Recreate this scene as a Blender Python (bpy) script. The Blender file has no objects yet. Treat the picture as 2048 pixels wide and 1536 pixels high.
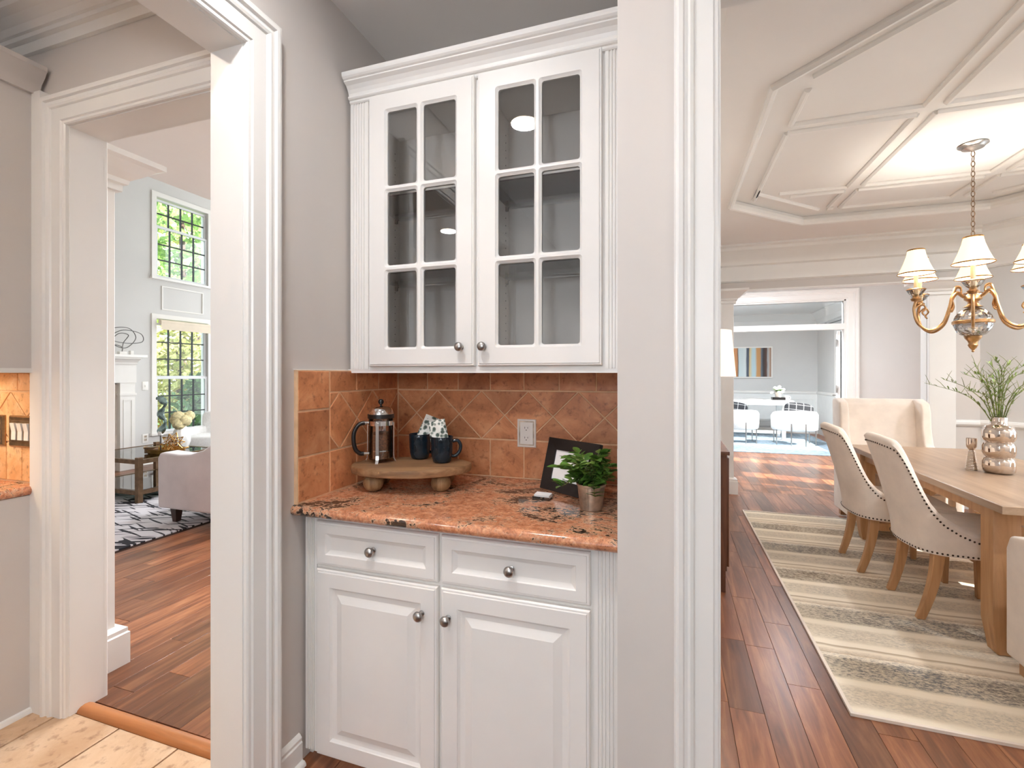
import bpy, bmesh, math, random
from mathutils import Vector, Matrix, noise
sc = bpy.context.scene
col = sc.collection
PI = math.pi
random.seed(7)

# ------------------------------------------------------------------ camera, world, sun, exposure
F_PX, YAW, CAM_Z = 950.0, math.radians(18.4), 1.365
cam_d = bpy.data.cameras.new('camera'); cam = bpy.data.objects.new('camera', cam_d); col.objects.link(cam)
cam_d.sensor_width = 36.0; cam_d.lens = 36.0*F_PX/2048.0
cam_d.shift_y = -20.0/2048.0
cam_d.clip_start = 0.02; cam_d.clip_end = 200
cam.location = (0, 0, CAM_Z); cam.rotation_euler = (PI/2, 0, YAW)
sc.camera = cam

wd = bpy.data.worlds.new('sky'); sc.world = wd; wd.use_nodes = True
bg = wd.node_tree.nodes['Background']
bg.inputs[0].default_value = (0.90, 0.95, 1.0, 1); bg.inputs[1].default_value = 3.2

sun_d = bpy.data.lights.new('sun', 'SUN'); sun = bpy.data.objects.new('sun', sun_d); col.objects.link(sun)
sun_d.energy = 15.0; sun_d.angle = math.radians(0.6); sun_d.color = (1.0, 0.93, 0.84)
_sd = Vector((-1.0, 0.23, -0.86)).normalized()
sun.rotation_euler = _sd.to_track_quat('-Z', 'Y').to_euler(); sun.location = (20, -4, 20)

sc.view_settings.view_transform = 'Standard'
sc.view_settings.look = 'None'
sc.view_settings.gamma = 1.0
sc.view_settings.use_curve_mapping = False
sc.view_settings.exposure = 0.38
sc.cycles.use_denoising = True
sc.cycles.max_bounces = 10; sc.cycles.diffuse_bounces = 6; sc.cycles.glossy_bounces = 5
sc.cycles.transmission_bounces = 8; sc.cycles.transparent_max_bounces = 16
sc.cycles.caustics_reflective = False; sc.cycles.caustics_refractive = False
sc.cycles.sample_clamp_indirect = 4.0

# ------------------------------------------------------------------ object helpers
WORLD_BUILT = set()
def tag(o, label=None, cat=None, group=None, kind=None):
    if label: o['label'] = label
    if cat: o['category'] = cat
    if group: o['group'] = group
    if kind: o['kind'] = kind
    return o
def thing(name, label, cat, loc=(0, 0, 0), rz=0.0, group=None, world=False):
    o = bpy.data.objects.new(name, None); col.objects.link(o)
    o.empty_display_size = 0.05; o.location = loc; o.rotation_euler = (0, 0, rz)
    if world: WORLD_BUILT.add(o.name)
    return tag(o, label, cat, group)
def link(name, me, parent=None, loc=None):
    o = bpy.data.objects.new(name, me); col.objects.link(o)
    if parent is not None:
        o.parent = parent
        if parent.name in WORLD_BUILT:
            o.matrix_parent_inverse = Matrix.Translation(-Vector(parent.location))
    if loc is not None: o.location = loc
    return o
def mesh_of(name, bm, m, smooth=False, bevel=0.0, segs=2, angle=40):
    bmesh.ops.remove_doubles(bm, verts=bm.verts, dist=1e-6)
    bmesh.ops.recalc_face_normals(bm, faces=bm.faces)
    if bevel:
        es = [e for e in bm.edges if len(e.link_faces) == 2 and e.calc_face_angle(0) > math.radians(25)]
        bmesh.ops.bevel(bm, geom=es, offset=bevel, segments=segs, profile=0.6, affect='EDGES', clamp_overlap=True)
    me = bpy.data.meshes.new(name)
    if smooth or bevel:
        for f in bm.faces: f.smooth = True
        a = math.radians(angle)
        for e in bm.edges:
            if len(e.link_faces) == 2 and e.calc_face_angle(0) > a: e.smooth = False
    bm.to_mesh(me); bm.free()
    if m is not None: me.materials.append(m)
    return me
def obj(name, bm, m, parent=None, smooth=False, bevel=0.0, segs=2, loc=None, angle=40):
    return link(name, mesh_of(name, bm, m, smooth, bevel, segs, angle), parent, loc)
def struct(name, bm, m, label=None, cat=None, **k):
    o = obj(name, bm, m, **k); o['kind'] = 'structure'
    return tag(o, label, cat)
def solo(name, bm, m, label, cat, group=None, **k):
    return tag(obj(name, bm, m, **k), label, cat, group)
def copy_tree(o, parent=None):
    c = o.copy(); col.objects.link(c)
    if parent is not None: c.parent = parent
    for ch in list(o.children): copy_tree(ch, c)
    return c

# ------------------------------------------------------------------ shape helpers (all add to a bmesh)
def B(): return bmesh.new()
def faces_of(bm, vs, fs):
    v = [bm.verts.new(p) for p in vs]
    for f in fs:
        try: bm.faces.new([v[i] for i in f])
        except ValueError: pass
    return v
BOXF = [(0,3,2,1),(4,5,6,7),(0,1,5,4),(1,2,6,5),(2,3,7,6),(3,0,4,7)]
def box(bm, x0, x1, y0, y1, z0, z1):
    return faces_of(bm, [(x0,y0,z0),(x1,y0,z0),(x1,y1,z0),(x0,y1,z0),(x0,y0,z1),(x1,y0,z1),(x1,y1,z1),(x0,y1,z1)], BOXF)
def obox(name, b, m, parent=None, **k):
    bm = B(); box(bm, *b); return obj(name, bm, m, parent, **k)
def prism(bm, poly, fn, lo, hi):
    """poly: 2-D points, fn(a,b,h)->xyz"""
    n = len(poly)
    vs = [fn(a, b, lo) for a, b in poly] + [fn(a, b, hi) for a, b in poly]
    fs = [tuple(range(n))[::-1], tuple(range(n, 2*n))] + [(i, (i+1) % n, n+(i+1) % n, n+i) for i in range(n)]
    return faces_of(bm, vs, fs)
def inset_poly(poly, d):
    n = len(poly); cx = sum(p[0] for p in poly)/n; cy = sum(p[1] for p in poly)/n
    A = sum(poly[i][0]*poly[(i+1) % n][1]-poly[(i+1) % n][0]*poly[i][1] for i in range(n))
    sgn = 1 if A > 0 else -1
    out = []
    for i in range(n):
        p0, p1, p2 = Vector(poly[i-1]), Vector(poly[i]), Vector(poly[(i+1) % n])
        e1 = (p1-p0).normalized(); e2 = (p2-p1).normalized()
        n1 = Vector((-e1.y, e1.x))*sgn; n2 = Vector((-e2.y, e2.x))*sgn
        mdir = n1+n2
        k = d/max(0.3, (mdir.length_squared/2))
        q = p1+mdir*k
        out.append((q.x, q.y))
    return out
def chip(bm, poly, fn, lo, hi, ch):
    """a tile: prism with a chamfered upper rim"""
    n = len(poly); top = inset_poly(poly, ch)
    vs = [fn(a, b, lo) for a, b in poly]+[fn(a, b, hi-ch*0.7) for a, b in poly]+[fn(a, b, hi) for a, b in top]
    fs = [tuple(range(2*n, 3*n))]
    for r in (0, 1):
        fs += [(r*n+i, r*n+(i+1) % n, (r+1)*n+(i+1) % n, (r+1)*n+i) for i in range(n)]
    faces_of(bm, vs, fs)
def lathe(bm, prof, seg=24, c=(0, 0, 0), axis='Z', cap=True):
    """prof: list of (r, h)"""
    rings = []
    def P(r, h, t):
        x, y = r*math.cos(t), r*math.sin(t)
        if axis == 'Z': return (c[0]+x, c[1]+y, c[2]+h)
        if axis == 'Y': return (c[0]+x, c[1]+h, c[2]+y)
        return (c[0]+h, c[1]+x, c[2]+y)
    for r, h in prof:
        if r < 1e-5: rings.append([bm.verts.new(P(0, h, 0))])
        else: rings.append([bm.verts.new(P(r, h, 2*PI*i/seg)) for i in range(seg)])
    for a, b in zip(rings, rings[1:]):
        for i in range(seg):
            j = (i+1) % seg
            if len(a) == 1 and len(b) == 1: continue
            if len(a) == 1: f = (a[0], b[i], b[j])
            elif len(b) == 1: f = (a[i], a[j], b[0])
            else: f = (a[i], a[j], b[j], b[i])
            try: bm.faces.new(f)
            except ValueError: pass
    if cap:
        for r in (rings[0], rings[-1]):
            if len(r) > 1:
                try: bm.faces.new(r)
                except ValueError: pass
def tube(bm, pts, r, seg=8, closed=False, flat=None):
    """round (or elliptical: flat=(ra,rb)) tube along points; r number or list"""
    pts = [Vector(p) for p in pts]; n = len(pts); rings = []
    up = None
    for i, p in enumerate(pts):
        if closed: d = pts[(i+1) % n]-pts[i-1]
        else: d = pts[min(i+1, n-1)]-pts[max(i-1, 0)]
        d.normalize()
        if up is None:
            up = Vector((0, 0, 1)) if abs(d.z) < 0.9 else Vector((1, 0, 0))
        u = (up-d*up.dot(d))
        if u.length < 1e-4: u = d.orthogonal()
        u.normalize(); up = u; w = d.cross(u)
        rr = r[i] if isinstance(r, (list, tuple)) else r
        ra, rb = (rr*flat[0], rr*flat[1]) if flat else (rr, rr)
        rings.append([bm.verts.new(p+u*ra*math.cos(2*PI*k/seg)+w*rb*math.sin(2*PI*k/seg)) for k in range(seg)])
    m = n if closed else n-1
    for i in range(m):
        a, b = rings[i], rings[(i+1) % n]
        for k in range(seg):
            j = (k+1) % seg
            bm.faces.new((a[k], a[j], b[j], b[k]))
    if not closed:
        bm.faces.new(rings[0][::-1]); bm.faces.new(rings[-1])
def spline(ctrl, n=8, closed=False):
    P = [Vector(p) for p in ctrl]; out = []; m = len(P)
    rng = range(m) if closed else range(m-1)
    for i in rng:
        if closed: p0, p1, p2, p3 = P[i-1], P[i], P[(i+1) % m], P[(i+2) % m]
        else: p0, p1, p2, p3 = P[max(i-1, 0)], P[i], P[i+1], P[min(i+2, m-1)]
        for k in range(n):
            t = k/n
            out.append(0.5*((2*p1)+(p2-p0)*t+(2*p0-5*p1+4*p2-p3)*t*t+(3*p1-p0-3*p2+p3)*t**3))
    if not closed: out.append(P[-1])
    return out
def sphere(bm, c, r, u=12, v=8, sx=1, sy=1, sz=1):
    prof = [(max(r*math.sin(PI*i/v), 0 if i in (0, v) else 1e-4), -r*math.cos(PI*i/v)) for i in range(v+1)]
    s = len(bm.verts); bm.verts.ensure_lookup_table()
    lathe(bm, prof, u, (0, 0, 0), cap=False); bm.verts.ensure_lookup_table()
    for x in list(bm.verts)[s:]:
        x.co = Vector((c[0]+x.co.x*sx, c[1]+x.co.y*sy, c[2]+x.co.z*sz))
def sweep(bm, path, prof, closed=False):
    """profile (d, z) swept along an xy path, d measured to the path's left, mitred corners"""
    P = [Vector(p) for p in path]; n = len(P); rings = []
    for i in range(n):
        a = P[i]-P[i-1] if (closed or i > 0) else P[1]-P[0]
        b = P[(i+1) % n]-P[i] if (closed or i < n-1) else P[-1]-P[-2]
        a.normalize(); b.normalize()
        na, nb = Vector((-a.y, a.x)), Vector((-b.y, b.x))
        m = na+nb; m = m*(2.0/max(m.length_squared, 1e-6))*1.0
        rings.append([bm.verts.new((P[i].x+m.x*d, P[i].y+m.y*d, z)) for d, z in prof])
    k = len(prof)
    for i in range(n if closed else n-1):
        r0, r1 = rings[i], rings[(i+1) % n]
        for j in range(k):
            bm.faces.new((r0[j], r0[(j+1) % k], r1[(j+1) % k], r1[j]))
    if not closed:
        bm.faces.new(rings[0]); bm.faces.new(rings[-1])
def casing(bm, fn, s0, s1, zt, prof, z0=0.0, both=True):
    """profile (w outward from opening, d proud of wall) mitred round a doorway; fn(s,z,d)->xyz"""
    cor = [lambda w: (s0-w, z0), lambda w: (s0-w, zt+w), lambda w: (s1+w, zt+w), lambda w: (s1+w, z0)]
    rings = [[bm.verts.new(fn(*c(w), d)) for w, d in prof] for c in cor]
    k = len(prof)
    for r0, r1 in zip(rings, rings[1:]):
        for j in range(k):
            bm.faces.new((r0[j], r0[(j+1) % k], r1[(j+1) % k], r1[j]))
    bm.faces.new(rings[0]); bm.faces.new(rings[-1])
def blob(bm, c, sx, sy, sz, e=0.35, u=20, v=12):
    """superellipsoid: a soft cushion / upholstered block"""
    def pw(a): return math.copysign(abs(a)**e, a)
    rows = []
    for i in range(v+1):
        ph = -PI/2+PI*i/v
        row = []
        for j in range(u):
            th = 2*PI*j/u
            row.append((c[0]+sx*pw(math.cos(ph))*pw(math.cos(th)), c[1]+sy*pw(math.cos(ph))*pw(math.sin(th)), c[2]+sz*pw(math.sin(ph))))
        rows.append(row)
    vs = [p for r in rows for p in r]
    fs = [(i*u+j, i*u+(j+1) % u, (i+1)*u+(j+1) % u, (i+1)*u+j) for i in range(v) for j in range(u)]
    faces_of(bm, vs, fs)

# ------------------------------------------------------------------ materials
def lin(c):
    return tuple(((x/255)/12.92 if x/255 <= 0.04045 else ((x/255+0.055)/1.055)**2.4) for x in c)+(1.0,)
def base_mat(name):
    m = bpy.data.materials.new(name); m.use_nodes = True
    nt = m.node_tree; return m, nt, nt.nodes['Principled BSDF']
def N(nt, typ, **k):
    n = nt.nodes.new(typ)
    for a, b in k.items():
        if a.startswith('_'): setattr(n, a[1:], b)
        else: n.inputs[a.replace('__', ' ')].default_value = b
    return n
def coords(nt, scale=(1, 1, 1), kind='Object', rnd=0.0):
    tc = N(nt, 'ShaderNodeTexCoord'); mp = N(nt, 'ShaderNodeMapping'); mp.inputs['Scale'].default_value = scale
    nt.links.new(tc.outputs[kind], mp.inputs['Vector'])
    if rnd:
        oi = N(nt, 'ShaderNodeObjectInfo'); ml = N(nt, 'ShaderNodeMath', _operation='MULTIPLY'); ml.inputs[1].default_value = rnd
        nt.links.new(oi.outputs['Random'], ml.inputs[0]); cb = N(nt, 'ShaderNodeCombineXYZ')
        for i in range(3): nt.links.new(ml.outputs[0], cb.inputs[i])
        nt.links.new(cb.outputs[0], mp.inputs['Location'])
    return mp.outputs[0]
def ramp(nt, fac, stops, interp='LINEAR'):
    r = N(nt, 'ShaderNodeValToRGB'); cr = r.color_ramp; cr.interpolation = interp
    while len(cr.elements) > 1: cr.elements.remove(cr.elements[-1])
    cr.elements[0].position = stops[0][0]; cr.elements[0].color = lin(stops[0][1])
    for p, c in stops[1:]:
        e = cr.elements.new(p); e.color = lin(c)
    if fac is not None: nt.links.new(fac, r.inputs[0])
    return r.outputs[0]
def mixc(nt, fac, a, b, blend='MIX'):
    x = N(nt, 'ShaderNodeMix', _data_type='RGBA', _blend_type=blend)
    for i, v in ((0, fac), (6, a), (7, b)):
        if isinstance(v, (int, float)): x.inputs[i].default_value = v
        elif isinstance(v, tuple): x.inputs[i].default_value = v
        else: nt.links.new(v, x.inputs[i])
    return x.outputs[2]
def noise_n(nt, vec, scale, detail=4, rough=0.55, dist=0.0):
    n = N(nt, 'ShaderNodeTexNoise', Scale=scale, Detail=detail, Roughness=rough, Distortion=dist)
    nt.links.new(vec, n.inputs['Vector']); return n.outputs['Fac']
def bump(nt, bs, h, strength=0.2, dist=0.01):
    b = N(nt, 'ShaderNodeBump', Strength=strength, Distance=dist)
    nt.links.new(h, b.inputs['Height']); nt.links.new(b.outputs[0], bs.inputs['Normal'])
def plain(name, c, rough=0.5, metal=0.0, vary=0.05, vs=6.0, bmp=0.0, bs_=60.0, **extra):
    """colour with a faint tonal drift"""
    m, nt, bs = base_mat(name)
    bs.inputs['Roughness'].default_value = rough; bs.inputs['Metallic'].default_value = metal
    v = coords(nt); f = noise_n(nt, v, vs)
    hi = tuple(min(255, x*(1+vary)) for x in c); lo = tuple(x*(1-vary) for x in c)
    nt.links.new(ramp(nt, f, [(0.3, lo), (0.7, hi)]), bs.inputs['Base Color'])
    if bmp: bump(nt, bs, noise_n(nt, v, bs_, 3), bmp, 0.002)
    for k, x in extra.items(): bs.inputs[k.replace('_', ' ')].default_value = x
    return m
def emis(name, c, s):
    m, nt, bs = base_mat(name); bs.inputs['Base Color'].default_value = lin(c)
    bs.inputs['Emission Color'].default_value = lin(c); bs.inputs['Emission Strength'].default_value = s
    return m
def pane_mat(name, tint=(255, 255, 255), gloss=0.06, rough=0.0):
    m = bpy.data.materials.new(name); m.use_nodes = True; nt = m.node_tree
    for n in list(nt.nodes): nt.nodes.remove(n)
    out = N(nt, 'ShaderNodeOutputMaterial'); tr = N(nt, 'ShaderNodeBsdfTransparent'); gl = N(nt, 'ShaderNodeBsdfGlossy')
    tr.inputs[0].default_value = lin(tint); gl.inputs['Roughness'].default_value = rough
    fr = N(nt, 'ShaderNodeFresnel', IOR=1.45); ad = N(nt, 'ShaderNodeMath', _operation='ADD', _use_clamp=True); ad.inputs[1].default_value = gloss
    nt.links.new(fr.outputs[0], ad.inputs[0]); mx = N(nt, 'ShaderNodeMixShader')
    nt.links.new(ad.outputs[0], mx.inputs[0]); nt.links.new(tr.outputs[0], mx.inputs[1]); nt.links.new(gl.outputs[0], mx.inputs[2])
    nt.links.new(mx.outputs[0], out.inputs[0])
    return m
def wood(name, dark, mid, light, along='Y', scale=1.0, rough=0.35, tone=0.35, rnd=9.0, bmp=0.05):
    m, nt, bs = base_mat(name)
    s = {'X': (1.2, 14, 14), 'Y': (14, 1.2, 14), 'Z': (14, 14, 1.2)}[along]
    v = coords(nt, tuple(x*scale for x in s), rnd=rnd)
    g = noise_n(nt, v, 1.6, 6, 0.6, 0.8)
    cg = ramp(nt, g, [(0.25, dark), (0.5, mid), (0.75, light)])
    if tone:
        oi = N(nt, 'ShaderNodeObjectInfo')
        mr = N(nt, 'ShaderNodeMapRange'); mr.inputs['To Min'].default_value = 1-tone; mr.inputs['To Max'].default_value = 1+tone*0.9
        nt.links.new(oi.outputs['Random'], mr.inputs['Value'])
        cb = N(nt, 'ShaderNodeCombineXYZ')
        for i in range(3): nt.links.new(mr.outputs[0], cb.inputs[i])
        cg = mixc(nt, 1.0, cg, cb.outputs[0], 'MULTIPLY')
    nt.links.new(cg, bs.inputs['Base Color']); bs.inputs['Roughness'].default_value = rough
    if bmp: bump(nt, bs, g, bmp, 0.002)
    return m
def tile_mat(name, a, b, c, rough=0.45, tone=0.22, scale=9.0):
    m, nt, bs = base_mat(name); v = coords(nt, rnd=20.0)
    f = noise_n(nt, v, scale, 6, 0.65, 0.6); g = noise_n(nt, v, scale*5, 4, 0.6)
    cc = ramp(nt, f, [(0.3, a), (0.5, b), (0.72, c)])
    dk = ramp(nt, g, [(0.55, (255, 255, 255)), (0.72, (150, 110, 90))])
    cc = mixc(nt, 0.6, cc, dk, 'MULTIPLY')
    oi = N(nt, 'ShaderNodeObjectInfo'); mr = N(nt, 'ShaderNodeMapRange'); mr.inputs['To Min'].default_value = 1-tone; mr.inputs['To Max'].default_value = 1+tone
    nt.links.new(oi.outputs['Random'], mr.inputs['Value']); cb = N(nt, 'ShaderNodeCombineXYZ')
    for i in range(3): nt.links.new(mr.outputs[0], cb.inputs[i])
    nt.links.new(mixc(nt, 1.0, cc, cb.outputs[0], 'MULTIPLY'), bs.inputs['Base Color'])
    bs.inputs['Roughness'].default_value = rough; bump(nt, bs, g, 0.25, 0.003)
    return m

MT = {}
MT['wall'] = plain('wall_paint', (206, 199, 193), 0.7, vary=0.012, vs=1.5, bmp=0.04, bs_=220)
MT['wall_cool'] = plain('wall_paint_grey', (209, 207, 204), 0.7, vary=0.012, vs=1.5)
MT['ceil'] = plain('ceiling_paint', (238, 234, 230), 0.8, vary=0.01, vs=1.5)
MT['tray'] = plain('tray_paint', (232, 229, 225), 0.6, vary=0.01, vs=1.5)
MT['trim'] = plain('trim_paint', (234, 231, 226), 0.32, vary=0.01, vs=3)
MT['cab'] = plain('cabinet_paint', (233, 229, 224), 0.33, vary=0.012, vs=3)
MT['cabin'] = plain('cabinet_inside', (244, 240, 235), 0.5, vary=0.015, vs=3)
MT['nickel'] = plain('brushed_nickel', (176, 172, 168), 0.28, 1.0, vary=0.06, vs=40)
MT['chrome'] = plain('chrome', (232, 230, 228), 0.08, 1.0, vary=0.01)
MT['mirror'] = plain('mirror_glaze', (216, 203, 192), 0.05, 1.0, vary=0.02)
MT['brass'] = plain('antique_brass', (178, 140, 98), 0.3, 1.0, vary=0.12, vs=30)
MT['bronze'] = plain('bronze_metal', (128, 104, 82), 0.35, 1.0, vary=0.12, vs=20)
MT['gold'] = plain('gold_metal', (186, 142, 78), 0.25, 1.0, vary=0.1, vs=25)
MT['steel'] = plain('grey_metal', (120, 118, 116), 0.35, 1.0, vary=0.08)
MT['black'] = plain('black_plastic', (24, 20, 19), 0.3, vary=0.1)
MT['frame'] = plain('black_wood', (30, 24, 21), 0.5, vary=0.2, vs=12)
MT['navy'] = plain('navy_glaze', (24, 34, 42), 0.12, vary=0.2, vs=14, bmp=0.05)
MT['white'] = plain('white_paint', (238, 237, 234), 0.35, vary=0.01)
MT['ceramic'] = plain('white_ceramic', (242, 240, 236), 0.2, vary=0.01)
MT['plastic'] = plain('white_plastic', (236, 232, 226), 0.35, vary=0.01)
MT['paper'] = plain('paper', (246, 245, 243), 0.7, vary=0.01)
MT['slot'] = plain('dark_slot', (30, 24, 22), 0.7, vary=0.1)
MT['grout'] = plain('grout', (222, 184, 146), 0.9, vary=0.06, vs=20)
MT['groutf'] = plain('floor_grout', (148, 112, 84), 0.9, vary=0.06, vs=20)
MT['subfloor'] = plain('floor_gap', (58, 34, 24), 0.8, vary=0.1)
MT['terra'] = tile_mat('terracotta_tile', (168, 106, 68), (200, 134, 90), (220, 162, 118), tone=0.14)
MT['honey'] = tile_mat('honey_tile', (206, 148, 94), (224, 174, 122), (236, 200, 156), tone=0.1)
MT['ftile'] = tile_mat('floor_tile', (190, 152, 116), (208, 174, 140), (220, 194, 164), rough=0.35, tone=0.07, scale=5)
MT['plank'] = wood('plank_wood', (84, 48, 28), (126, 76, 48), (164, 112, 76), 'Y', 1.0, 0.30, 0.40)
MT['oak'] = wood('oak_leg', (150, 108, 70), (178, 134, 92), (194, 152, 110), 'Z', 1.0, 0.45, 0.06)
MT['tabletop'] = wood('table_wood', (132, 106, 84), (156, 130, 106), (172, 148, 124), 'Y', 0.7, 0.34, 0.0, 0)
MT['walnut'] = wood('walnut', (66, 38, 24), (90, 54, 34), (112, 70, 46), 'Z', 1.0, 0.4, 0.05)
MT['rustic'] = wood('rustic_wood', (96, 68, 44), (142, 106, 72), (172, 136, 98), 'X', 1.3, 0.6, 0.0, 0, 0.3)
MT['ballwood'] = wood('aged_wood', (84, 60, 38), (134, 100, 66), (172, 140, 100), 'Z', 1.6, 0.6, 0.1, 5, 0.3)
MT['darkleg'] = plain('dark_leg', (58, 34, 24), 0.35, vary=0.15)
MT['reducer'] = wood('threshold_wood', (150, 92, 50), (176, 112, 64), (190, 128, 80), 'X', 1.0, 0.35, 0.0, 0)
MT['cream'] = plain('cream_linen', (226, 212, 198), 0.9, vary=0.03, vs=9, bmp=0.25, bs_=500, Sheen_Weight=0.2)
MT['nail'] = plain('nailhead', (62, 48, 38), 0.35, 1.0, vary=0.1)
MT['lilac'] = plain('pale_velvet', (214, 204, 204), 0.85, vary=0.03, vs=5, bmp=0.2, bs_=350, Sheen_Weight=0.3)
MT['boucle'] = plain('white_boucle', (238, 237, 235), 0.95, vary=0.03, vs=40, bmp=0.4, bs_=160)
MT['leaf'] = plain('leaf_green', (78, 112, 44), 0.4, vary=0.5, vs=22)
MT['leafp'] = plain('leaf_pale', (120, 150, 66), 0.5, vary=0.4, vs=22)
MT['stem'] = plain('stem_green', (112, 118, 62), 0.6, vary=0.25, vs=20)
MT['zinc'] = plain('zinc', (190, 174, 156), 0.4, 0.85, vary=0.18, vs=24, bmp=0.2, bs_=60)
MT['soil'] = plain('soil', (46, 36, 28), 0.95, vary=0.3, vs=60)
MT['beans'] = plain('coffee_beans', (112, 72, 46), 0.5, vary=0.4, vs=160, bmp=0.8, bs_=220)
MT['glass'] = pane_mat('clear_glass')
MT['glassdoor'] = pane_mat('cabinet_glass', (252, 251, 250), 0.05)
MT['window'] = pane_mat('window_glass', (250, 253, 255), 0.0)
MT['tableglass'] = pane_mat('table_glass', (226, 240, 236), 0.16)
MT['crystal'] = pane_mat('cut_crystal', (246, 248, 250), 0.3, 0.06)
MT['acrylic'] = pane_mat('acrylic', (240, 244, 244), 0.1)
MT['muntin'] = plain('dark_muntin', (40, 44, 46), 0.5, vary=0.05)
MT['sash'] = plain('sash_paint', (222, 224, 226), 0.4, vary=0.01)
MT['shade_fab'] = plain('roller_fabric', (226, 212, 192), 0.8, vary=0.02)
MT['bulb'] = emis('lamp_bulb', (255, 236, 206), 14.0)
MT['can'] = emis('can_lens', (255, 246, 232), 16.0)
MT['grass'] = plain('grass', (86, 116, 52), 0.9, vary=0.35, vs=4)
MT['bark'] = plain('bark', (86, 68, 54), 0.9, vary=0.25, vs=14, bmp=0.5, bs_=20)
MT['brick'] = plain('brick_paving', (176, 108, 78), 0.9, vary=0.15, vs=8)
MT['tilegrey'] = plain('hearth_stone', (196, 184, 172), 0.4, vary=0.06, vs=8)
MT['petal'] = plain('pale_petals', (216, 204, 158), 0.8, vary=0.15, vs=40, bmp=0.6, bs_=90)
MT['whitepetal'] = plain('white_petals', (244, 243, 238), 0.7, vary=0.04, vs=30)
MT['candle'] = plain('candle_sleeve', (236, 214, 170), 0.5, vary=0.03)
def granite():
    m, nt, bs = base_mat('granite'); v = coords(nt)
    w = noise_n(nt, v, 3.2, 4, 0.6, 1.6); f = noise_n(nt, v, 34, 5, 0.7, 0.8); g = noise_n(nt, v, 110, 3, 0.6)
    c = ramp(nt, f, [(0.3, (146, 104, 80)), (0.48, (182, 138, 110)), (0.62, (204, 164, 134)), (0.8, (226, 198, 170))])
    c = mixc(nt, 0.5, c, ramp(nt, g, [(0.3, (150, 100, 70)), (0.6, (220, 168, 130))]), 'OVERLAY')
    a = N(nt, 'ShaderNodeMath', _operation='MULTIPLY_ADD'); nt.links.new(w, a.inputs[0]); a.inputs[1].default_value = 0.9; a.inputs[2].default_value = -0.1
    b = N(nt, 'ShaderNodeMath', _operation='ADD'); nt.links.new(a.outputs[0], b.inputs[0])
    f2 = noise_n(nt, coords(nt, (1.0, 1.7, 1.0)), 48, 5, 0.65, 0.8); h = N(nt, 'ShaderNodeMath', _operation='MULTIPLY'); nt.links.new(f2, h.inputs[0]); h.inputs[1].default_value = 0.75
    nt.links.new(h.outputs[0], b.inputs[1])
    dk = ramp(nt, b.outputs[0], [(0.772, (0, 0, 0)), (0.80, (255, 255, 255))])
    lt = ramp(nt, b.outputs[0], [(0.70, (0, 0, 0)), (0.80, (255, 255, 255))])
    c = mixc(nt, lt, c, lin((214, 178, 146))); c = mixc(nt, dk, c, lin((58, 42, 34)))
    sk = ramp(nt, noise_n(nt, v, 170, 2, 0.5), [(0.62, (0, 0, 0)), (0.70, (200, 200, 200))]); c = mixc(nt, sk, c, lin((88, 62, 48)))
    nt.links.new(c, bs.inputs['Base Color']); bs.inputs['Roughness'].default_value = 0.12
    bs.inputs['Coat Weight'].default_value = 0.4; bs.inputs['Coat Roughness'].default_value = 0.05
    return m
MT['granite'] = granite()
def rug_dining():
    m, nt, bs = base_mat('striped_rug'); v = coords(nt)
    sep = N(nt, 'ShaderNodeSeparateXYZ'); nt.links.new(v, sep.inputs[0])
    wob = noise_n(nt, v, 5, 3); ml = N(nt, 'ShaderNodeMath', _operation='MULTIPLY_ADD'); nt.links.new(wob, ml.inputs[0]); ml.inputs[1].default_value = 0.03
    nt.links.new(sep.outputs[1], ml.inputs[2])
    md = N(nt, 'ShaderNodeMath', _operation='WRAP'); nt.links.new(ml.outputs[0], md.inputs[0]); md.inputs[1].default_value = 0.0; md.inputs[2].default_value = 0.54
    dv = N(nt, 'ShaderNodeMath', _operation='DIVIDE'); nt.links.new(md.outputs[0], dv.inputs[0]); dv.inputs[1].default_value = 0.54
    CR = (234, 222, 202)
    basec = ramp(nt, dv.outputs[0], [(0.0, (206, 186, 160)), (0.10, CR), (0.14, (172, 152, 126)), (0.16, CR), (0.22, CR), (0.26, (216, 202, 180)), (0.5, (220, 206, 184)), (0.54, CR), (0.60, CR), (0.64, (200, 186, 164)), (0.92, (198, 184, 162)), (0.96, CR)])
    amt = ramp(nt, dv.outputs[0], [(0.0, (190, 190, 190)), (0.09, (40, 40, 40)), (0.24, (40, 40, 40)), (0.30, (170, 170, 170)), (0.48, (170, 170, 170)), (0.54, (16, 16, 16)), (0.61, (16, 16, 16)), (0.66, (255, 255, 255)), (0.92, (255, 255, 255)), (1.0, (150, 150, 150))])
    v2 = coords(nt, (60, 130, 60)); sp = noise_n(nt, v2, 1.0, 4, 0.7)
    big = noise_n(nt, v, 2.4, 4, 0.6)
    sm = N(nt, 'ShaderNodeMath', _operation='MULTIPLY_ADD'); nt.links.new(big, sm.inputs[0]); sm.inputs[1].default_value = 0.35; nt.links.new(sp, sm.inputs[2])
    spc = ramp(nt, sm.outputs[0], [(0.60, (0, 0, 0)), (0.80, (255, 255, 255))])
    fac = mixc(nt, 1.0, spc, amt, 'MULTIPLY')
    dkc = ramp(nt, noise_n(nt, v, 1.3, 2), [(0.4, (116, 100, 84)), (0.6, (104, 104, 106))])
    nt.links.new(mixc(nt, fac, basec, dkc), bs.inputs['Base Color'])
    bs.inputs['Roughness'].default_value = 0.95; bump(nt, bs, sp, 0.4, 0.004)
    return m
MT['rugd'] = rug_dining()
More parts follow.
